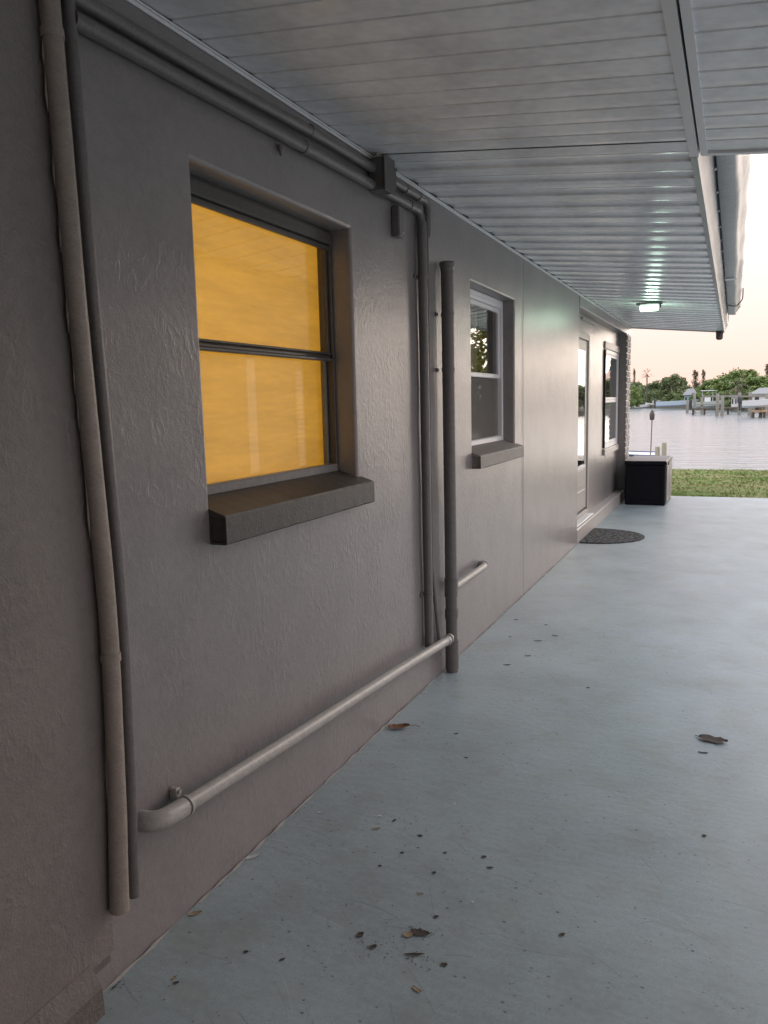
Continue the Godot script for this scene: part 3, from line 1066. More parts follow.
	tube(s, [Vector3(0.040, 2.200, -3.30), Vector3(0.043, 2.200, -3.30)], 0.006, 8)
	obj("screw", s, mats.chip_pale, p)

	# upright drain stack with its capped top and side stub
	p = thing("drain_stack", "thick dark upright drain pipe with capped top standing on the patio", "pipe")
	s = surf()
	tube(s, [Vector3(0.050, 0.0, -3.858), Vector3(0.050, 2.13, -3.858)], 0.0325, 20)
	obj("pipe", s, mats.pipe_grey, p)
	s = surf()
	tube(s, [Vector3(0.050, 2.115, -3.858), Vector3(0.050, 2.135, -3.858), Vector3(0.050, 2.136, -3.858), Vector3(0.050, 2.155, -3.858), Vector3(0.050, 2.160, -3.858)], [0.035, 0.035, 0.040, 0.040, 0.036], 20)
	obj("cap", s, mats.pipe_grey, p)
	s = surf()
	tube(s, [Vector3(0.050, 2.02, -3.858), Vector3(0.050, 2.115, -3.858)], 0.0300, 20)
	obj("cap_neck", s, mats.pipe_grey, p)
	for y in [[0.02, 0.18], [0.30, 0.35], [0.42, 0.52]]:
		s = surf()
		tube(s, [Vector3(0.050, y[0], -3.858), Vector3(0.050, y[1], -3.858)], 0.0365, 20)
		obj("coupling", s, mats.pipe_grey, p)
	strap(p, Vector3(0.050, 1.90, -3.858), 0.0325, mats.pipe_grey)
	strap(p, Vector3(0.050, 1.62, -3.858), 0.0325, mats.pipe_grey)
	s = surf()
	tube(s, bent([Vector3(0.050, 0.458, -3.86), Vector3(0.046, 0.459, -4.50), Vector3(-0.03, 0.459, -4.555)], 0.03), 0.0205, 16)
	var stub := obj("side_stub", s, mats.pipe_pale, p)
	s = surf()
	tube(s, [Vector3(0.034, 0.459, -4.515), Vector3(0.022, 0.459, -4.530)], 0.027, 16)
	obj("flange", s, mats.pipe_pale, stub)
	s = surf()
	tube(s, [Vector3(0.0497, 0.458, -3.895), Vector3(0.0495, 0.458, -3.935)], 0.0245, 16)
	obj("collar", s, mats.pipe_grey, stub)

	# low pale pipe that falls towards the stack
	p = thing("drain_pipe", "pale grey drain pipe sloping low along the wall into the upright stack", "pipe")
	s = surf()
	tube(s, bent([Vector3(0.056, 0.370, -1.54), Vector3(0.056, 0.3155, -2.25), Vector3(0.056, 0.254, -3.12), Vector3(0.060, 0.203, -3.80)], 0.2, 8), 0.0228, 20)
	obj("pipe", s, mats.pipe_pale, p)
	s = surf()
	tube(s, bent([Vector3(-0.03, 0.370, -1.490), Vector3(0.056, 0.374, -1.488), Vector3(0.056, 0.3655, -1.595)], 0.05), 0.0275, 20)
	obj("elbow", s, mats.pipe_pale, p)
	s = surf()
	tube(s, [Vector3(0.056, 0.3650, -1.602), Vector3(0.056, 0.3640, -1.613)], 0.0290, 20)
	bevel(s, Vector3(0.003, 0.365, -1.620), Vector3(0.030, 0.408, -1.602), 0.003)
	tube(s, [Vector3(0.028, 0.399, -1.611), Vector3(0.036, 0.399, -1.611)], 0.006, 8)
	obj("clip", s, mats.pipe_pale, p)
	for z in [-3.735, -3.775]:
		s = surf()
		tube(s, [Vector3(0.0598, 0.207 + (-3.76 - z) * 0.088, z), Vector3(0.0600, 0.205 + (-3.76 - z) * 0.088, z - 0.018)], 0.0265, 20)
		obj("ring", s, mats.pipe_pale, p)

# ------------------------------------------------------------------ things on the patio
func build_patio_things() -> void:
	# porch lamp under the soffit
	var y := soffit_y(0.60)
	var l := thing("porch_lamp", "lit white flood lamp on a dark plate under the soffit", "lamp", Vector3(0.595, y, -8.42))
	var s := surf()
	bevel(s, Vector3(-0.125, -0.022, -0.05), Vector3(0.125, -0.004, 0.05), 0.004)
	obj("plate", s, mats.lamp_metal, l)
	s = surf()
	bevel(s, Vector3(-0.095, -0.085, -0.035), Vector3(0.090, -0.023, 0.035), 0.012)
	obj("lens", s, mats.lamp_lit, l)
	s = surf()
	bevel(s, Vector3(0.095, -0.06, -0.02), Vector3(0.112, -0.0225, 0.02), 0.004)
	obj("sensor", s, mats.lamp_metal, l)
	var o := OmniLight3D.new()
	o.name = "lamp_light"
	o.light_color = Color(0.82, 1.0, 0.88)
	o.light_energy = 0.05
	o.light_size = 0.06
	o.omni_range = 12.0
	o.omni_attenuation = 2.0
	o.shadow_enabled = true
	o.position = Vector3(0, -0.12, 0)
	l.add_child(o)

	# half-round door mat
	s = surf()
	var n := 40
	var c := Vector3(0.012, 0.0, -8.40)
	var edge: Array = []
	for i in n + 1:
		var a := PI * i / n
		edge.append(Vector3(0.585 * pow(sin(a), 0.85), 0, 0.475 * cos(a)))
	for i in n:
		tri(s, c + Vector3(0, 0.013, 0), c + edge[i + 1] * 0.97 + Vector3(0, 0.013, 0), c + edge[i] * 0.97 + Vector3(0, 0.013, 0))
	var dm := thing("door_mat", "half round dark woven mat on the patio before the entry door", "mat")
	obj("pile", s, mats.mat_coir, dm)
	s = surf()
	for i in n:
		var a0: Vector3 = c + edge[i]
		var a1: Vector3 = c + edge[i + 1]
		quad(s, a0 + Vector3(0, 0.001, 0), a0 + Vector3(0, 0.010, 0), a1 + Vector3(0, 0.010, 0), a1 + Vector3(0, 0.001, 0))
		quad(s, a0 + Vector3(0, 0.010, 0), c + edge[i] * 0.965 + Vector3(0, 0.0128, 0), c + edge[i + 1] * 0.965 + Vector3(0, 0.0128, 0), a1 + Vector3(0, 0.010, 0))
	obj("border", s, mats.mat_coir, dm)

	# deck box
	var b := thing("deck_box", "black plastic storage box with daylight painted on lid and side against the house corner", "box", Vector3(0.335, 0.0, -11.58))
	s = surf()
	bevel(s, Vector3(-0.262, 0.0, -0.52), Vector3(0.262, 0.555, 0.52), 0.012)
	obj("body", s, mats.box_black, b)
	s = surf()
	prism_z(s, [Vector2(-0.272, 0.556), Vector2(-0.272, 0.600), Vector2(0.262, 0.600), Vector2(0.274, 0.592), Vector2(0.274, 0.556)], 0.535, -0.535)
	var lid := obj("lid", s, mats.box_black, b)
	s = surf()
	bevel(s, Vector3(-0.265, 0.601, -0.53), Vector3(0.262, 0.607, 0.53), 0.003)
	obj("lid_top", s, mats.box_lit, lid)
	s = surf()
	ring_z(s, 0.5205, 0.530, -0.250, 0.250, 0.015, 0.545, 0.05)
	obj("end_frame", s, mats.box_black, b)
	for zz in [-0.50, -0.02]:
		s = surf()
		bevel(s, Vector3(0.263, 0.03, zz), Vector3(0.2735, 0.54, zz + 0.46), 0.004)
		obj("side_panel", s, mats.box_lit, b)
	s = surf()
	bevel(s, Vector3(0.2745, 0.53, 0.20), Vector3(0.282, 0.572, 0.25), 0.003)
	obj("latch", s, mats.hollow, b)

	# small dark fixture under the far roof corner
	var k := thing("corner_fixture", "small dark cylindrical fixture hanging under the far corner of the porch roof", "light")
	var t := at_z(719.5, 335, -11.95)
	s = surf()
	tube(s, [t + Vector3(0, 0.06, 0), t + Vector3(0, 0.045, 0), t + Vector3(0, -0.05, 0.01), t + Vector3(0, -0.062, 0.012)], [0.035, 0.048, 0.044, 0.030], 14)
	obj("body", s, mats.torch_weave, k)
	s = surf()
	tube(s, [t + Vector3(0, 0.05, 0), Vector3(t.x, soffit_y(t.x) - 0.006, t.z)], 0.012, 8)
	obj("stem", s, mats.box_dark, k)

	build_litter()

func ring_z(s: SurfaceTool, zb: float, zf: float, x0: float, x1: float, y0: float, y1: float, w: float) -> void:
	bevel(s, Vector3(x0, y0, zb), Vector3(x0 + w, y1, zf), 0.003)
	bevel(s, Vector3(x1 - w, y0, zb), Vector3(x1, y1, zf), 0.003)
	bevel(s, Vector3(x0 + w, y0 + 0.0005, zb), Vector3(x1 - w, y0 + w, zf - 0.001), 0.003)
	bevel(s, Vector3(x0 + w, y1 - w, zb), Vector3(x1 - w, y1 - 0.0005, zf - 0.001), 0.003)

# a dry, curled leaf lying at the origin, its length along x
func leaf_mesh(len_: float, wid: float, curl: float, seed_: int) -> ArrayMesh:
	var rng := RandomNumberGenerator.new()
	rng.seed = seed_
	var s := surf()
	s.set_smooth_group(1)
	var n := 10
	var rows: Array = []
	for i in n + 1:
		var t := float(i) / n
		var w := wid * 0.5 * pow(sin(PI * clampf(t * 0.96 + 0.02, 0.0, 1.0)), 0.7) * rng.randf_range(0.75, 1.15)
		var x := (t - 0.5) * len_
		var lift := curl * (pow(absf(t - 0.45) * 2.0, 2.0)) * 0.6 + rng.randf_range(0.0, 0.0015)
		rows.append([Vector3(x, 0.003 + lift + curl * rng.randf_range(0.2, 0.7), -w), Vector3(x, 0.002 + lift * 0.7, 0.0), Vector3(x, 0.003 + lift + curl * rng.randf_range(0.2, 0.7), w)])
	for i in n:
		for k in 2:
			quad(s, rows[i][k], rows[i][k + 1], rows[i + 1][k + 1], rows[i + 1][k])
	s.set_smooth_group(-1)
	s.generate_normals()
	return s.commit()

func build_litter() -> void:
	var rng := RandomNumberGenerator.new()
	rng.seed = 15
	# the two leaves one notices
	var p := at_y(391, 727, 0.0)
	var l := thing("dry_leaf", "curled rust brown leaf lying against the wall on the patio", "leaf", Vector3(maxf(p.x, 0.07), 0.001, p.z))
	l.rotation.y = 0.5
	put("blade", leaf_mesh(0.10, 0.055, 0.012, 3), mats.leaf_rust, l)
	var s := surf()
	tube(s, [Vector3(0.05, 0.008, 0), Vector3(0.075, 0.012, 0.004), Vector3(0.095, 0.006, 0.014)], 0.0015, 6)
	obj("stalk", s, mats.leaf_rust, l)
	p = at_y(713, 741, 0.0)
	l = thing("dry_leaf", "flat dark crumpled leaf out on the open patio", "leaf", Vector3(p.x, 0.001, p.z))
	l.rotation.y = -0.15
	put("blade", leaf_mesh(0.115, 0.075, 0.010, 8), mats.leaf_dark, l)
	s = surf()
	tube(s, [Vector3(-0.05, 0.006, 0), Vector3(-0.075, 0.005, -0.012)], 0.0015, 6)
	obj("stalk", s, mats.leaf_dark, l)
	# small bits: [px, py, length m, width, material, turn]
	var bits := [
		[195, 914, 0.040, 0.016, "leaf_straw", 0.8], [417, 990, 0.030, 0.012, "leaf_straw", -0.4], [444, 965, 0.018, 0.016, "leaf_dark", 0.2],
		[420, 933, 0.055, 0.028, "leaf_dark", 0.1], [408, 935, 0.030, 0.022, "leaf_straw", 0.3], [414, 955, 0.050, 0.010, "leaf_dark", 0.4],
		[360, 935, 0.024, 0.018, "leaf_dark", 1.0], [373, 947, 0.022, 0.016, "leaf_dark", 0.7], [420, 894, 0.024, 0.008, "leaf_straw", 0.0],
		[436, 917, 0.016, 0.012, "leaf_dark", 0.3], [434, 873, 0.014, 0.012, "leaf_dark", 1.2], [420, 836, 0.020, 0.012, "leaf_dark", 0.0],
		[381, 816, 0.026, 0.014, "chip_pale", 0.9], [376, 829, 0.028, 0.012, "leaf_straw", 0.5], [394, 821, 0.020, 0.010, "leaf_dark", 1.3],
		[320, 813, 0.022, 0.010, "chip_pale", 0.1], [248, 856, 0.065, 0.018, "chip_pale", 0.9], [455, 804, 0.014, 0.012, "chip_pale", 0.2],
		[466, 758, 0.018, 0.012, "leaf_dark", 0.1], [456, 734, 0.020, 0.014, "leaf_dark", 0.6], [425, 693, 0.034, 0.014, "chip_pale", 0.4],
		[484, 857, 0.016, 0.014, "leaf_dark", 0.3], [490, 868, 0.022, 0.010, "leaf_dark", 0.2], [588, 688, 0.020, 0.016, "leaf_dark", 0.1],
		[507, 665, 0.040, 0.012, "leaf_dark", 0.3], [528, 656, 0.034, 0.012, "leaf_dark", 0.1], [538, 641, 0.050, 0.014, "leaf_dark", 0.2],
		[555, 636, 0.040, 0.012, "leaf_dark", 0.0], [546, 625, 0.024, 0.014, "leaf_dark", 0.5], [516, 620, 0.030, 0.014, "leaf_dark", 0.4],
		[704, 836, 0.016, 0.014, "leaf_dark", 0.4], [703, 753, 0.040, 0.016, "leaf_dark", 0.1], [510, 637, 0.020, 0.012, "leaf_dark", 1.0],
		[402, 853, 0.014, 0.012, "leaf_dark", 0.6], [380, 866, 0.012, 0.010, "leaf_dark", 0.1], [445, 853, 0.012, 0.010, "leaf_dark", 0.7],
		[174, 978, 0.016, 0.009, "leaf_straw", 1.2], [176, 983, 0.016, 0.009, "leaf_dark", 0.6], [246, 952, 0.014, 0.010, "leaf_dark", 0.2],
		[282, 960, 0.018, 0.008, "leaf_dark", 0.9], [562, 935, 0.018, 0.012, "leaf_dark", 0.8], [473, 902, 0.010, 0.009, "chip_pale", 0.2]]
	var meshes: Array = []
	for i in 6: meshes.append(leaf_mesh(1.0, 0.5, 0.10, 20 + i))
	for i in bits.size():
		var q: Array = bits[i]
		var at := at_y(q[0], q[1], 0.0)
		at.x = maxf(at.x, 0.02)
		var kind: String = q[4]
		var words := {"leaf_dark": "small dark scrap of leaf litter lying on the patio floor", "leaf_straw": "small straw coloured scrap of dry leaf on the patio floor", "chip_pale": "small pale chip of paint lying on the patio floor"}
		var o := put({"leaf_dark": "leaf_scrap", "leaf_straw": "straw_scrap", "chip_pale": "paint_chip"}[kind], meshes[i % 6], mats[kind], null, at + Vector3(0, 0.0008, 0))
		o.rotation.y = q[5]
		o.scale = Vector3(q[2], minf(q[2], 0.03), q[3] * 2.0)
		tag(o, words[kind], {"leaf_dark": "leaf", "leaf_straw": "leaf", "chip_pale": "paint chip"}[kind], {"leaf_dark": "dark leaf scraps on the patio", "leaf_straw": "straw scraps on the patio", "chip_pale": "paint chips on the patio"}[kind])
	# fine grit nobody could count
	var g := MultiMesh.new()
	g.transform_format = MultiMesh.TRANSFORM_3D
	g.mesh = leaf_mesh(1.0, 0.6, 0.15, 90)
	var cnt := 850
	g.instance_count = cnt
	for i in cnt:
		var near := rng.randf() < 0.6
		var x := absf(rng.randfn(0.0, 0.55)) + 0.02 if near else rng.randf_range(0.05, 2.2)
		var z := -rng.randf_range(1.2, 7.5) if near else -rng.randf_range(1.2, 10.0)
		var sc := rng.randf_range(0.002, 0.007)
		if i >= 420:
			var cl: Array = [[420, 934, 0.03], [412, 957, 0.03], [368, 945, 0.05], [385, 822, 0.16], [525, 650, 0.25], [545, 628, 0.25], [110, 985, 0.02], [400, 862, 0.28], [300, 880, 0.35], [440, 760, 0.3], [480, 700, 0.3]][i % 11]
			var cp := at_y(cl[0], cl[1], 0.0)
			x = maxf(cp.x + rng.randfn(0.0, cl[2]), 0.015)
			z = cp.z + rng.randfn(0.0, cl[2] * 0.6)
		g.set_instance_transform(i, Transform3D(Basis(Vector3.UP, rng.randf() * TAU).scaled(Vector3(sc, sc, sc)), Vector3(x, 0.0006, z)))
	var mi := MultiMeshInstance3D.new()
	mi.name = "litter_grit"
	mi.multimesh = g
	mi.material_override = mats.grime
	add_child(mi)
	tag(mi, "fine dark grit scattered over the patio floor", "grit")
	mi.set_meta("kind", "stuff")

# ------------------------------------------------------------------ ground, lawn and water
func build_ground() -> void:
	var s := surf()
	# patio slab with slightly uneven surface
	var nf := noise(61, 0.6, 3)
	var xs := steps(-0.02, 6.0, 0.15, [])
	var zs := steps(-12.22, 3.2, 0.15, [])
	s.set_smooth_group(1)
	var py := func(x: float, z: float) -> Vector3:
		var f := clampf(minf(x + 0.02, minf(z + 12.22, 6.0 - x)) / 0.3, 0.0, 1.0)
		return Vector3(x, nf.get_noise_2d(x, z) * 0.0022 * f, z)
	for i in xs.size() - 1:
		for j in zs.size() - 1:
			quad(s, py.call(xs[i], zs[j + 1]), py.call(xs[i], zs[j]), py.call(xs[i + 1], zs[j]), py.call(xs[i + 1], zs[j + 1]))
	s.set_smooth_group(-1)
	quad(s, Vector3(-0.02, 0, -12.22), Vector3(-0.02, -0.2, -12.22), Vector3(6, -0.2, -12.22), Vector3(6, 0, -12.22))
	quad(s, Vector3(6, 0, -12.22), Vector3(6, -0.2, -12.22), Vector3(6, -0.2, 3.2), Vector3(6, 0, 3.2))
	structure(obj("patio_floor", s, mats.patio), "blue grey painted concrete patio floor")
	# lawn
	s = surf()
	var xl := steps(-30.0, 40.0, 1.0, [])
	var zl := steps(-17.0, 12.0, 1.0, [])
	for i in xl.size() - 1:
		for j in zl.size() - 1:
			quad(s, Vector3(xl[i], -0.055, zl[j + 1]), Vector3(xl[i], -0.055, zl[j]), Vector3(xl[i + 1], -0.055, zl[j]), Vector3(xl[i + 1], -0.055, zl[j + 1]))
	structure(obj("lawn", s, mats.soil), "lawn ground between patio and water")
	s = surf()
	bevel(s, Vector3(-30, -2.5, -17.30), Vector3(40, -0.075, -17.0), 0.01)
	tag(obj("seawall", s, mats.bank), "low concrete seawall along the lawn edge above the water", "seawall")
	# grass blades, thinner on the worn patches
	var rng := RandomNumberGenerator.new()
	rng.seed = 3
	var ng := noise(71, 0.9, 3)
	var tuft := SurfaceTool.new()
	tuft.begin(Mesh.PRIMITIVE_TRIANGLES)
	tuft.set_smooth_group(-1)
	for b in 7:
		var a := rng.randf() * TAU
		var o := Vector3(rng.randf_range(-0.03, 0.03), 0, rng.randf_range(-0.03, 0.03))
		var d := Vector3(cos(a), 0, sin(a))
		var w := Vector3(-d.z, 0, d.x) * 0.0045
		var h := rng.randf_range(0.04, 0.075)
		var lean := rng.randf_range(0.01, 0.05)
		var m := o + d * lean * 0.4 + Vector3(0, h * 0.6, 0)
		var e := o + d * lean * 1.3 + Vector3(0, h, 0)
		for v in [o - w, o + w, m + w * 0.8, o - w, m + w * 0.8, m - w * 0.8, m - w * 0.8, m + w * 0.8, e]:
			tuft.set_color(Color.WHITE)
			tuft.add_vertex(v)
	tuft.generate_normals()
	var mm := MultiMesh.new()
	mm.transform_format = MultiMesh.TRANSFORM_3D
	mm.use_colors = true
	mm.mesh = tuft.commit()
	var list: Array = []
	while list.size() < 30000:
		var x := rng.randf_range(-0.8, 5.0)
		var z := rng.randf_range(-17.0, -12.2)
		var v := ng.get_noise_2d(x * 0.6, z * 1.5)
		if v < -0.22 and rng.randf() < 0.8: continue
		list.append([x, z, v])
	mm.instance_count = list.size()
	for i in list.size():
		var q: Array = list[i]
		var sc := rng.randf_range(0.7, 1.2)
		mm.set_instance_transform(i, Transform3D(Basis(Vector3.UP, rng.randf() * TAU).scaled(Vector3(sc, sc * rng.randf_range(0.6, 1.2), sc)), Vector3(q[0], -0.056, q[1])))
		var dry := clampf(0.45 - q[2] * 1.5 + rng.randf_range(-0.35, 0.35), 0.0, 1.0)
		mm.set_instance_color(i, Color(0.185, 0.270, 0.055).lerp(Color(0.48, 0.42, 0.22), dry * 0.85))
	var gi := MultiMeshInstance3D.new()
	gi.name = "lawn_grass"
	gi.multimesh = mm
	gi.material_override = mats.grass
	add_child(gi)
	tag(gi, "short green grass with dry patches beyond the patio", "grass")
	gi.set_meta("kind", "stuff")
	# water
	s = surf()
	quad(s, Vector3(-400, WATER_Y, -17.2), Vector3(-400, WATER_Y, -600), Vector3(400, WATER_Y, -600), Vector3(400, WATER_Y, -17.2))
	structure(obj("water", s, mats.water), "pale calm canal water")
	# far bank
	s = surf()
	var sh := [Vector2(-400, -260), Vector2(-60, -232), Vector2(-22, -212), Vector2(-8, -180), Vector2(-1, -160), Vector2(6, -128), Vector2(30, -118), Vector2(400, -100)]
	for i in sh.size() - 1:
		var a: Vector2 = sh[i]
		var b: Vector2 = sh[i + 1]
		quad(s, Vector3(a.x, -0.2, a.y), Vector3(a.x, -0.2, -900), Vector3(b.x, -0.2, -900), Vector3(b.x, -0.2, b.y))
		quad(s, Vector3(a.x, -1.6, a.y), Vector3(a.x, -0.2, a.y), Vector3(b.x, -0.2, b.y), Vector3(b.x, -1.6, b.y))
	structure(obj("far_bank", s, mats.bank), "low far bank across the canal")
	# unseen pale ground added beside the patio to bounce light up
	s = surf()
	quad(s, Vector3(6.02, -0.045, 14.0), Vector3(6.02, -0.045, -7.5), Vector3(16.0, -0.045, -7.5), Vector3(16.0, -0.045, 14.0))
	quad(s, Vector3(-0.02, -0.045, 14.0), Vector3(-0.02, -0.045, 3.25), Vector3(6.02, -0.045, 3.25), Vector3(6.02, -0.045, 14.0))
	structure(obj("bounce_ground", s, mats.bounce_pale), "added unseen pale ground that bounces light up to the porch")
	# the rest of the ground, out to the horizon behind and beside the house
	s = surf()
	quad(s, Vector3(-900, -0.25, 900), Vector3(-900, -0.25, -17), Vector3(900, -0.25, -17), Vector3(900, -0.25, 900))
	structure(obj("ground", s, mats.soil), "open ground round the house")

# ------------------------------------------------------------------ trees
func crown_mesh(seed_: int, blobs: Array, leaf: float, per: int, c0: Color, c1: Color) -> ArrayMesh:
	# blobs: [centre, radii]; leaf faces sit on the shells of the blobs and point about outward
	var rng := RandomNumberGenerator.new()
	rng.seed = seed_
	var s := SurfaceTool.new()
	s.begin(Mesh.PRIMITIVE_TRIANGLES)
	for b in blobs:
		var tone := rng.randf()
		for i in per:
			var d := Vector3(rng.randfn(), rng.randfn(), rng.randfn()).normalized()
			var k := pow(rng.randf(), 0.35) * rng.randf_range(0.88, 1.12)
			var p: Vector3 = b[0] + Vector3(d.x * b[1].x, d.y * b[1].y, d.z * b[1].z) * k
			var n := (d + Vector3(rng.randfn(), rng.randfn(), rng.randfn()) * 0.6).normalized()
			var u := n.cross(Vector3(rng.randfn(), rng.randfn(), rng.randfn())).normalized()
			var v := n.cross(u)
			var sz := leaf * rng.randf_range(0.5, 1.3)
			var col := c0.lerp(c1, clampf(tone * 0.6 + rng.randf() * 0.5, 0.0, 1.0))
			var q := [p - u * sz, p + v * sz * 0.5, p + u * sz, p - v * sz * 0.5]
			for t in [0, 1, 2, 0, 2, 3]:
				s.set_color(col)
				s.set_normal(n)
				s.add_vertex(q[t])
	return s.commit()

func round_blobs(seed_: int, n: int, w: float, h: float, y0: float, r: float) -> Array:
	var rng := RandomNumberGenerator.new()
	rng.seed = seed_
	var out: Array = []
	for i in n:
		var a := rng.randf() * TAU
		var t := rng.randf()
		var rr := w * 0.5 * sqrt(rng.randf()) * sqrt(maxf(0.0, 1.0 - pow(t * 1.05 - 0.15, 2.0)))
		var k := r * rng.randf_range(0.7, 1.3)
		out.append([Vector3(cos(a) * rr, y0 + t * h, sin(a) * rr), Vector3(k, k * 0.75, k)])
	return out

func plant_tree(called: String, label: String, crown: Mesh, at: Vector3, sc: Vector3, turn: float, trunk_h: float, trunk_r: float, group := "") -> Node3D:
	var t := thing(called, label, "tree", at, group)
	var s := surf()
	tube(s, [Vector3(0, -0.3, 0), Vector3(trunk_r * 0.5, trunk_h * 0.5, 0), Vector3(0, trunk_h, trunk_r * 0.4)], [trunk_r, trunk_r * 0.75, trunk_r * 0.5], 8)
	for k in 3:
		var a := k * 2.1 + turn
		tube(s, [Vector3(0, trunk_h * 0.7, 0), Vector3(cos(a) * trunk_h * 0.25, trunk_h * 1.15, sin(a) * trunk_h * 0.25)], [trunk_r * 0.5, trunk_r * 0.2], 6)
	obj("trunk", s, mats.bark, t)
	var c := put("crown", crown, mats.leaves, t)
	c.scale = sc
	c.rotation.y = turn
	return t

func palm(label: String, at: Vector3, height: float, crown_r: float, seed_: int, brown: float, group := "palms on the far bank") -> void:
	var t := thing("palm_tree", label, "tree", at, group)
	var rng := RandomNumberGenerator.new()
	rng.seed = seed_
	var s := surf()
	tube(s, [Vector3(0, -0.4, 0), Vector3(0.08, height * 0.5, 0), Vector3(0, height, 0)], [0.20, 0.15, 0.15], 8)
	obj("trunk", s, mats.bark, t)
	var c := SurfaceTool.new()
	c.begin(Mesh.PRIMITIVE_TRIANGLES)
	c.set_smooth_group(-1)
	for i in 34:
		var a := rng.randf() * TAU
		var e := rng.randf_range(-0.9, 1.3)
		var d := Vector3(cos(a) * cos(e), sin(e), sin(a) * cos(e))
		var side := d.cross(Vector3.UP).normalized()
		var l := crown_r * rng.randf_range(0.8, 1.1)
		var p0 := Vector3(0, height, 0)
		var p1 := p0 + d * l * 0.6
		var p2 := p0 + d * l + Vector3(0, -l * 0.3, 0)
		var col := Color(0.07, 0.10, 0.04).lerp(Color(0.19, 0.14, 0.09), brown * rng.randf())
		for k in 7:
			var f := (k - 3) / 3.0
			var q := p1 + side * f * l * 0.34 + d * l * 0.4 * (1.0 - f * f)
			for v in [p1 - side * 0.03 * l, p1 + side * 0.03 * l, q.lerp(p2, 0.4)]:
				c.set_color(col)
				c.add_vertex(v)
		for v in [p0, p1 - side * 0.02 * l, p1 + side * 0.02 * l]:
			c.set_color(col)
			c.add_vertex(v)
	c.generate_normals()
	put("crown", c.commit(), mats.leaves, t)

func far_at(px: float, z: float, y: float) -> Vector3:
	var p := at_z(px, 397.0, z)
	return Vector3(p.x, y, z)

func top_of(px: float, py: float, z: float) -> float:
	return at_z(px, py, z).y

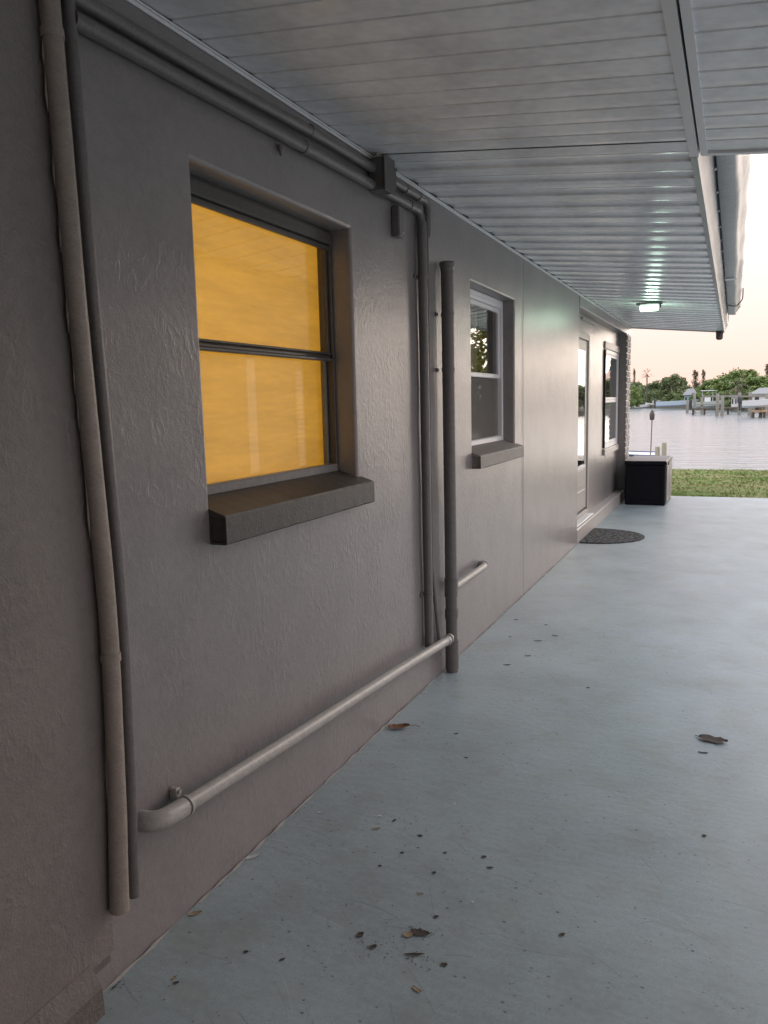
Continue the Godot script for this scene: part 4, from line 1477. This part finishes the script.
func build_trees() -> void:
	var g0 := Color(0.070, 0.115, 0.040)
	var g1 := Color(0.170, 0.205, 0.095)
	var b0 := Color(0.095, 0.170, 0.035)
	var b1 := Color(0.225, 0.285, 0.095)
	# crowns one metre high and wide, scaled to each tree
	var crowns: Array = []
	for i in 3: crowns.append(crown_mesh(100 + i, round_blobs(200 + i, 34, 0.80, 0.76, 0.08, 0.14), 0.042, 90, g0, g1))
	var bright: Array = []
	for i in 2: bright.append(crown_mesh(120 + i, round_blobs(220 + i, 40, 0.86, 0.80, 0.06, 0.13), 0.038, 100, b0, b1))
	var tall := crown_mesh(140, round_blobs(240, 22, 0.55, 0.92, 0.04, 0.12), 0.030, 80, Color(0.07, 0.085, 0.055), Color(0.13, 0.13, 0.085))
	# [pixel x, pixel y of the top, distance, width in pixels, kind]
	var plan := [
		[622, 383, 222, 22, "g"], [634, 381, 224, 16, "g"], [647, 384, 222, 24, "g"], [658, 380, 216, 22, "g"], [668, 376, 206, 18, "g"],
		[676, 373, 200, 24, "g"], [685, 386, 196, 18, "g"], [694, 388, 186, 20, "b"], [706, 385, 178, 22, "b"], [716, 379, 170, 26, "b"],
		[727, 371, 164, 30, "b"], [738, 369, 158, 32, "b"], [749, 373, 156, 30, "b"], [759, 376, 150, 26, "b"], [770, 380, 146, 28, "b"],
		[784, 378, 146, 34, "b"], [802, 372, 146, 34, "g"], [826, 374, 140, 40, "b"], [852, 370, 140, 40, "g"], [884, 374, 138, 44, "b"], [920, 370, 136, 46, "g"],
		[606, 380, 228, 24, "g"], [592, 384, 230, 26, "g"]]
	var gl := "rounded dark green tree on the far bank across the water"
	var bl := "bright green spreading tree on the far bank behind the docks"
	for i in plan.size():
		var q: Array = plan[i]
		var z: float = -q[2]
		var at := far_at(q[0], z, -0.2)
		var hh: float = top_of(q[0], q[1], z) + 0.2
		var ww: float = q[3] * q[2] / FOCAL
		var cm: Mesh = crowns[i % 3] if q[4] == "g" else bright[i % 2]
		plant_tree("bank_tree", gl if q[4] == "g" else bl, cm, at, Vector3(ww * 1.55, hh * 1.06, ww * 1.55), i * 1.7, hh * 0.35, 0.22, "dark trees on the far bank" if q[4] == "g" else "bright trees on the far bank")
	for q in [[634, 368.5, 228, 4, "narrow cypress rising above the far trees"], [695, 370, 200, 9, "tall grey green pine, broader of the far pair"], [703, 369.5, 198, 6, "tall grey green pine, slimmer of the far pair"], [767, 364, 150, 9, "tall dark conifer rising behind the docks"]]:
		var z: float = -q[2]
		var hh: float = top_of(q[0], q[1], z) + 0.2
		var ww: float = q[3] * q[2] / FOCAL
		plant_tree("conifer", q[4], tall, far_at(q[0], z, -0.2), Vector3(ww * 1.5, hh, ww * 1.5), 0.4, hh * 0.6, 0.18)
	palm("tall lone palm with a round crown above the far trees", far_at(646.5, -205, -0.2), top_of(646.5, 374, -205) + 0.2, 1.7, 5, 0.9)
	palm("brownish palm in front of the bright far trees", far_at(741, -142, -0.2), top_of(741, 383, -142) + 0.2, 1.9, 6, 0.9)
	palm("short palm leaning among the dark far trees", far_at(671, -196, -0.2), top_of(671, 386, -196) + 0.2, 1.8, 7, 0.6)
	palm("thin palm at the shore beside the docks", far_at(736, -138, -0.2), top_of(736, 386, -138) + 0.2, 1.5, 8, 1.0)
	# low bushes along the far bank
	var bush := crown_mesh(150, round_blobs(250, 26, 0.9, 0.55, 0.05, 0.2), 0.05, 80, b0, g1)
	var k := 0
	for q in [[612, 392, 218], [626, 394, 216], [640, 390, 214], [652, 389, 210], [663, 388, 202], [672, 389, 196], [682, 391, 190], [698, 391, 172], [709, 392, 164], [718, 390, 156], [728, 388, 150], [738, 390, 144], [748, 389, 142], [757, 388, 138], [766, 390, 137], [778, 388, 136], [794, 388, 136], [812, 388, 132], [834, 386, 130]]:
		var zz: float = -q[2]
		var bh: float = top_of(q[0], q[1], zz) + 0.3
		var bw: float = 17.0 * q[2] / FOCAL
		plant_tree("bank_bush", "low green bush along the far bank under the trees", bush, far_at(q[0], zz, -0.3), Vector3(bw, bh * 1.25, bw), k * 1.3, bh * 0.3, 0.08, "bushes along the far bank")
		k += 1
	# mangrove bush at the left shore
	plant_tree("shore_bush", "bright green bush at the waterline beside the house corner", bright[0], far_at(634, -190, -0.6), Vector3(4.2, 5.5, 4.2), 0.2, 1.2, 0.12)
	# garden tree beside the patio, out of the frame, that the panes mirror
	var near := crown_mesh(160, round_blobs(260, 56, 1.8, 3.9, 1.1, 0.42), 0.07, 150, Color(0.20, 0.23, 0.045), Color(0.40, 0.39, 0.11))
	plant_tree("garden_tree", "yellow green garden tree on the lawn beside the water", near, Vector3(3.55, -0.06, -16.2), Vector3.ONE, 0.0, 2.0, 0.07).get_node("crown").material_override = mats.leaves_near

# ------------------------------------------------------------------ boats and docks
func hull(s: SurfaceTool, length: float, beam: float, height: float) -> void:
	# bow at +x, deck closed
	var n := 14
	var rows: Array = []
	for i in n + 1:
		var t := float(i) / n
		var w := beam * 0.5 * (1.0 if t < 0.5 else sqrt(maxf(0.0, 1.0 - pow((t - 0.5) / 0.5, 2.2))))
		var x := (t - 0.5) * length
		var top := height * (1.0 + 0.35 * t * t)
		var keel := height * (0.55 * pow(t, 4.0))
		rows.append([Vector3(x, top, -w), Vector3(x - 0.02 * length * t, keel + height * 0.28, -w * 0.86), Vector3(x - 0.04 * length * t, keel, 0), Vector3(x - 0.02 * length * t, keel + height * 0.28, w * 0.86), Vector3(x, top, w)])
	for i in n:
		for k in 5:
			quad(s, rows[i][k], rows[i][(k + 1) % 5], rows[i + 1][(k + 1) % 5], rows[i + 1][k])
	for k in range(1, 4): tri(s, rows[0][0], rows[0][k], rows[0][k + 1])

func boat(label: String, at: Vector3, turn: float, length: float, beam: float, height: float, hull_m: Material, top: String) -> Node3D:
	var b := thing("boat", label, "boat", at)
	b.rotation.y = turn
	var s := surf()
	hull(s, length, beam, height)
	obj("hull", s, hull_m, b)
	if top == "cabin":
		s = surf()
		bevel(s, Vector3(-length * 0.22, height, -beam * 0.36), Vector3(length * 0.20, height + 0.8, beam * 0.36), 0.12)
		var c := obj("cabin", s, mats.hull_white, b)
		s = surf()
		bx(s, Vector3(-length * 0.19, height + 0.35, -beam * 0.365), Vector3(length * 0.17, height + 0.62, beam * 0.365))
		obj("window", s, mats.glass_dark, c)
	elif top == "ttop":
		s = surf()
		bevel(s, Vector3(-0.5, height, -0.45), Vector3(0.4, height + 0.9, 0.45), 0.08)
		obj("console", s, mats.hull_white, b)
		s = surf()
		bevel(s, Vector3(-1.1, height + 1.75, -0.9), Vector3(1.0, height + 1.85, 0.9), 0.04)
		var t := obj("hardtop", s, mats.hull_white, b)
		for x in [-0.8, 0.7]:
			for z in [-0.7, 0.7]:
				s = surf()
				tube(s, [Vector3(x, height, z), Vector3(x, height + 1.76, z)], 0.035, 6)
				obj("post", s, mats.hull_grey, t)
	s = surf()
	bevel(s, Vector3(-length * 0.5 - 0.5, height * 0.7, -0.22), Vector3(-length * 0.5 - 0.02, height * 1.5, 0.22), 0.06)
	bevel(s, Vector3(-length * 0.5 - 0.35, -0.3, -0.07), Vector3(-length * 0.5 - 0.12, height * 0.72, 0.07), 0.03)
	obj("outboard_motor", s, mats.motor, b)
	return b

func piling(label: String, at: Vector3, top: float, r: float, m: Material, group: String) -> void:
	var s := surf()
	var h := top - at.y
	tube(s, [Vector3(0, 0, 0), Vector3(r * 0.2, h * 0.5, 0), Vector3(0, h - 0.04, 0), Vector3(0, h, 0)], [r * 1.05, r, r * 0.97, r * 0.8], 10)
	var o := obj("piling", s, m, null, at)
	tag(o, label, "piling", group)

func house_far(label: String, at: Vector3, w: float, dp: float, h: float, roof_h: float, wall_m: Material, turn := 0.0) -> void:
	var n := thing("bank_house", label, "house", at)
	n.rotation.y = turn
	var s := surf()
	bx(s, Vector3(-w * 0.5, 0, -dp * 0.5), Vector3(w * 0.5, h, dp * 0.5))
	obj("wall", s, wall_m, n)
	s = surf()
	var e := 0.4
	var a := [Vector3(-w * 0.5 - e, h, dp * 0.5 + e), Vector3(w * 0.5 + e, h, dp * 0.5 + e), Vector3(w * 0.5 + e, h, -dp * 0.5 - e), Vector3(-w * 0.5 - e, h, -dp * 0.5 - e)]
	var r0 := Vector3(-w * 0.28, h + roof_h, 0)
	var r1 := Vector3(w * 0.28, h + roof_h, 0)
	quad(s, a[0], r0, r1, a[1]); quad(s, a[2], r1, r0, a[3])
	tri(s, a[1], r1, a[2]); tri(s, a[3], r0, a[0])
	quad(s, a[0], a[1], a[2], a[3])
	obj("roof", s, mats.shingle, n)
	for k in 3:
		s = surf()
		var x := lerpf(-w * 0.36, w * 0.36, k / 2.0)
		bx(s, Vector3(x - w * 0.07, h * 0.30, dp * 0.5 - 0.05), Vector3(x + w * 0.07, h * 0.78, dp * 0.5 + 0.05))
		obj("window", s, mats.glass_dark, n)

func build_shore() -> void:
	house_far("low grey house among the dark far trees", far_at(640, -226, -0.2), 8, 6, 2.0, 0.9, mats.house_white)
	house_far("pale blue house with grey roof behind the far dock", far_at(690.5, -176, -0.2), 2.2, 3, 2.1, 1.3, mats.house_blue)
	house_far("white house with grey roof behind the bright far trees", far_at(767, -133, -0.2), 4.0, 5, 1.9, 0.9, mats.house_white)
	house_far("small cream house half hidden behind the far dock posts", far_at(736, -134, -0.2), 1.3, 3, 1.5, 0.3, mats.house_white)
	boat("white cabin boat moored at the far left shore", at_y(658, 408, WATER_Y) * Vector3(1, 0, 1) + Vector3(0, WATER_Y - 0.1, 0), PI, 6.2, 2.2, 1.1, mats.hull_white, "cabin")
	boat("long pale blue boat moored along the far shore", far_at(679, -168, WATER_Y + 0.6), 0.0, 8.6, 2.4, 1.1, mats.hull_blue, "")
	boat("grey green boat with hard top on the far lift", far_at(708, -135, WATER_Y + 0.7), 0.0, 4.6, 2.0, 0.9, mats.hull_grey, "ttop")
	boat("pale grey boat with dark outboard motor on the near lift", far_at(762, -97, WATER_Y + 1.1), 0.0, 4.0, 1.9, 0.8, mats.hull_white, "cabin_none")
	boat("small white open boat with low sides at the far left shore", far_at(640, -200, WATER_Y), 0.2, 5.0, 1.9, 0.8, mats.hull_white, "")
	# posts of the docks: [px, top y, z]
	for q in [[687.5, 400, -132], [694.5, 393, -128], [702, 397, -124], [717.5, 393.5, -108], [722.5, 396, -106], [739.5, 392.5, -112], [750, 392, -108], [753, 400, -99], [761, 404, -98], [767, 394, -104], [776, 396, -104]]:
		var p := far_at(q[0], q[2], WATER_Y - 0.4)
		piling("weathered grey dock post standing in the far water", p, top_of(q[0], q[1], q[2]), 0.20, mats.wood_grey, "dock posts across the water")
	var beams := [[702, 741, 396.2, -112, 0.22, "long grey beam across the far boat lift posts"], [741, 790, 396.0, -108, 0.22, "grey beam over the near boat lift"], [694, 716, 404.5, -124, 0.16, "lower grey rail between the far dock posts"]]
	for q in beams:
		var a := far_at(q[0], q[3], 0)
		var b := far_at(q[1], q[3], 0)
		var y := top_of((q[0] + q[1]) * 0.5, q[2], q[3])
		var s := surf()
		bevel(s, Vector3(a.x, y - q[4] * 0.5, q[3] - 0.1), Vector3(b.x, y + q[4] * 0.5, q[3] + 0.35), 0.02)
		tag(obj("lift_beam", s, mats.wood_grey), q[5], "beam")
	for q in [[692, 742, 408.0, -116, "wood_dark", "long dark dock deck in front of the far bank"], [752, 800, 410.5, -97.5, "wood_new", "new tan timber dock under the near boat lift"]]:
		var a := far_at(q[0], q[3], 0)
		var b := far_at(q[1], q[3], 0)
		var y := top_of((q[0] + q[1]) * 0.5, q[2], q[3])
		var d := thing("dock", q[5], "dock")
		var s := surf()
		bevel(s, Vector3(a.x, y - 0.16, q[3] - 1.2), Vector3(b.x, y + 0.04, q[3] + 0.6), 0.02)
		obj("deck", s, mats[q[4]], d)
		for k in 5:
			s = surf()
			var x := lerpf(a.x + 0.2, b.x - 0.2, k / 4.0)
			tube(s, [Vector3(x, WATER_Y - 0.4, q[3] + 0.3), Vector3(x, y - 0.155, q[3] + 0.3)], 0.13, 8)
			obj("post", s, mats.wood_dark, d)
	# near things at the seawall: torch, two mooring posts, a small boat behind the box
	var t := thing("garden_torch", "garden torch on a thin pole at the water's edge", "torch", Vector3(-0.05, -0.06, -16.4))
	var base := at_z(650, 452, -16.4)
	t.position = Vector3(base.x, -0.06, -16.4)
	var head := at_z(652, 420, -16.4)
	var s2 := surf()
	tube(s2, [Vector3.ZERO, Vector3((head.x - base.x) * 0.7, head.y * 0.6, 0), Vector3(head.x - base.x, head.y + 0.06, 0)], 0.012, 8)
	obj("pole", s2, mats.torch_pole, t)
	s2 = surf()
	var o := Vector3(head.x - base.x, head.y + 0.06, 0)
	tube(s2, [o, o + Vector3(0, 0.02, 0), o + Vector3(0, 0.11, 0), o + Vector3(0, 0.14, 0), o + Vector3(0, 0.20, 0)], [0.035, 0.046, 0.050, 0.040, 0.014], 12)
	obj("head", s2, mats.torch_weave, t)
	for q in [[657.5, 446.5], [664.3, 442.5]]:
		var p := at_z(q[0], q[1], -17.6)
		piling("pale wooden mooring post at the lawn edge, %s of the pair" % ("shorter" if q[1] > 445 else "taller"), Vector3(p.x, WATER_Y - 0.4, -17.6), p.y, 0.052, mats.piling, "mooring posts behind the storage box")
	var nb := thing("skiff", "small white skiff with dark rub rail hoisted behind the storage box", "boat", Vector3(-1.42, -0.72, -18.3))
	nb.rotation.y = PI + 0.1
	s2 = surf()
	hull(s2, 2.7, 1.2, 0.92)
	obj("hull", s2, mats.hull_white, nb)
	s2 = surf()
	for sd in [-1.0, 1.0]:
		var path: Array = []
		for i in 15:
			var tt := i / 14.0
			var w := 0.675 * (1.0 if tt < 0.5 else sqrt(maxf(0.0, 1.0 - pow((tt - 0.5) / 0.5, 2.2))))
			path.append(Vector3((tt - 0.5) * 2.7, 0.92 * (1.0 + 0.35 * tt * tt), sd * w * 0.6 / 0.675))
		tube(s2, path, 0.025, 6)
	obj("rub_rail", s2, mats.rub_rail, nb)

# ------------------------------------------------------------------ neighbour's house, mirrored by the near window
func build_neighbour() -> void:
	var h := thing("neighbour_house", "tall pale house with lapped siding boards beyond the carport", "house", Vector3(6.6, -0.25, -12.5))
	var s := surf()
	bx(s, Vector3(0.03, 0, -4.0), Vector3(7.0, 4.6, 2.0))
	obj("wall", s, mats.siding, h)
	s = surf()
	hexa(s, [Vector3(0, 0, -3.95), Vector3(0.02, 0, -3.95), Vector3(0.028, 0, 1.95), Vector3(0.0, 0, 1.95), Vector3(0.014, 0.15, -3.95), Vector3(0.028, 0.15, -3.95), Vector3(0.028, 0.15, 1.95), Vector3(0.014, 0.15, 1.95)])
	s.generate_normals()
	var board := s.commit()
	for i in 30:
		put("siding_board", board, mats.siding, h, Vector3(0.0, 0.1 + i * 0.145, 0))
	s = surf()
	hexa(s, [Vector3(-0.6, 4.55, -4.6), Vector3(3.5, 6.0, -4.6), Vector3(3.5, 6.0, 4.2), Vector3(-0.6, 4.55, 4.2), Vector3(-0.6, 4.7, -4.6), Vector3(3.5, 6.2, -4.6), Vector3(3.5, 6.2, 4.2), Vector3(-0.6, 4.7, 4.2)])
	hexa(s, [Vector3(3.51, 6.0, -4.6), Vector3(7.6, 4.55, -4.6), Vector3(7.6, 4.55, 4.2), Vector3(3.51, 6.0, 4.2), Vector3(3.51, 6.2, -4.6), Vector3(7.6, 4.7, -4.6), Vector3(7.6, 4.7, 4.2), Vector3(3.51, 6.2, 4.2)])
	obj("roof", s, mats.shingle, h)
	s = surf()
	bx(s, Vector3(-0.04, 0.0, 0.0), Vector3(-0.005, 2.6, 0.28))
	obj("corner_board", s, mats.frame_white, h)
	s = surf()
	for k in 24:
		bx(s, Vector3(-0.05, 0.05 + k * 0.1, -3.2), Vector3(-0.006, 0.13 + k * 0.1, -1.5))
	var sh := obj("shutter", s, mats.frame_white, h)
	sh.set_meta("kind", "stuff")

# ------------------------------------------------------------------ main
func _ready() -> void:
	var cam := Camera3D.new()
	cam.name = "camera"
	cam.position = EYE
	cam.basis = cam_basis
	cam.fov = 66.84287
	cam.near = 0.05
	cam.far = 2000.0
	add_child(cam)
	cam.current = true

	var env := Environment.new()
	env.background_mode = Environment.BG_SKY
	var sm := ProceduralSkyMaterial.new()
	sm.sky_top_color = Color(0.79, 0.86, 0.97).linear_to_srgb()
	sm.sky_horizon_color = Color(0.465, 0.308, 0.252).linear_to_srgb()
	sm.sky_curve = 0.5
	sm.sky_energy_multiplier = 1.0
	sm.ground_bottom_color = Color(0.06, 0.055, 0.05).linear_to_srgb()
	sm.ground_horizon_color = Color(0.10, 0.09, 0.08).linear_to_srgb()
	sm.sun_angle_max = 1.0
	var sky := Sky.new()
	sky.sky_material = sm
	env.sky = sky
	env.tonemap_mode = Environment.TONE_MAPPER_LINEAR
	env.background_energy_multiplier = 1.25
	env.tonemap_exposure = 2.12
	env.sdfgi_enabled = true
	env.ssao_enabled = true
	env.ssil_enabled = true
	env.fog_enabled = false
	env.fog_density = 0.0006
	env.fog_light_color = Color(0.98, 0.90, 0.85)
	var we := WorldEnvironment.new()
	we.name = "environment"
	we.environment = env
	add_child(we)

	var sun := DirectionalLight3D.new()
	sun.name = "sun"
	sun.sky_mode = DirectionalLight3D.SKY_MODE_LIGHT_ONLY
	sun.light_energy = 0.36
	sun.light_angular_distance = 40.0
	sun.light_color = Color(1.0, 0.94, 0.88)
	sun.shadow_enabled = true
	add_child(sun)
	sun.look_at_from_position(Vector3(42, 21, -88), Vector3.ZERO)

	make_materials()
	build_ground()
	build_house()
	build_roofs()
	build_pipes()
	build_patio_things()
	build_trees()
	build_shore()
	build_neighbour()
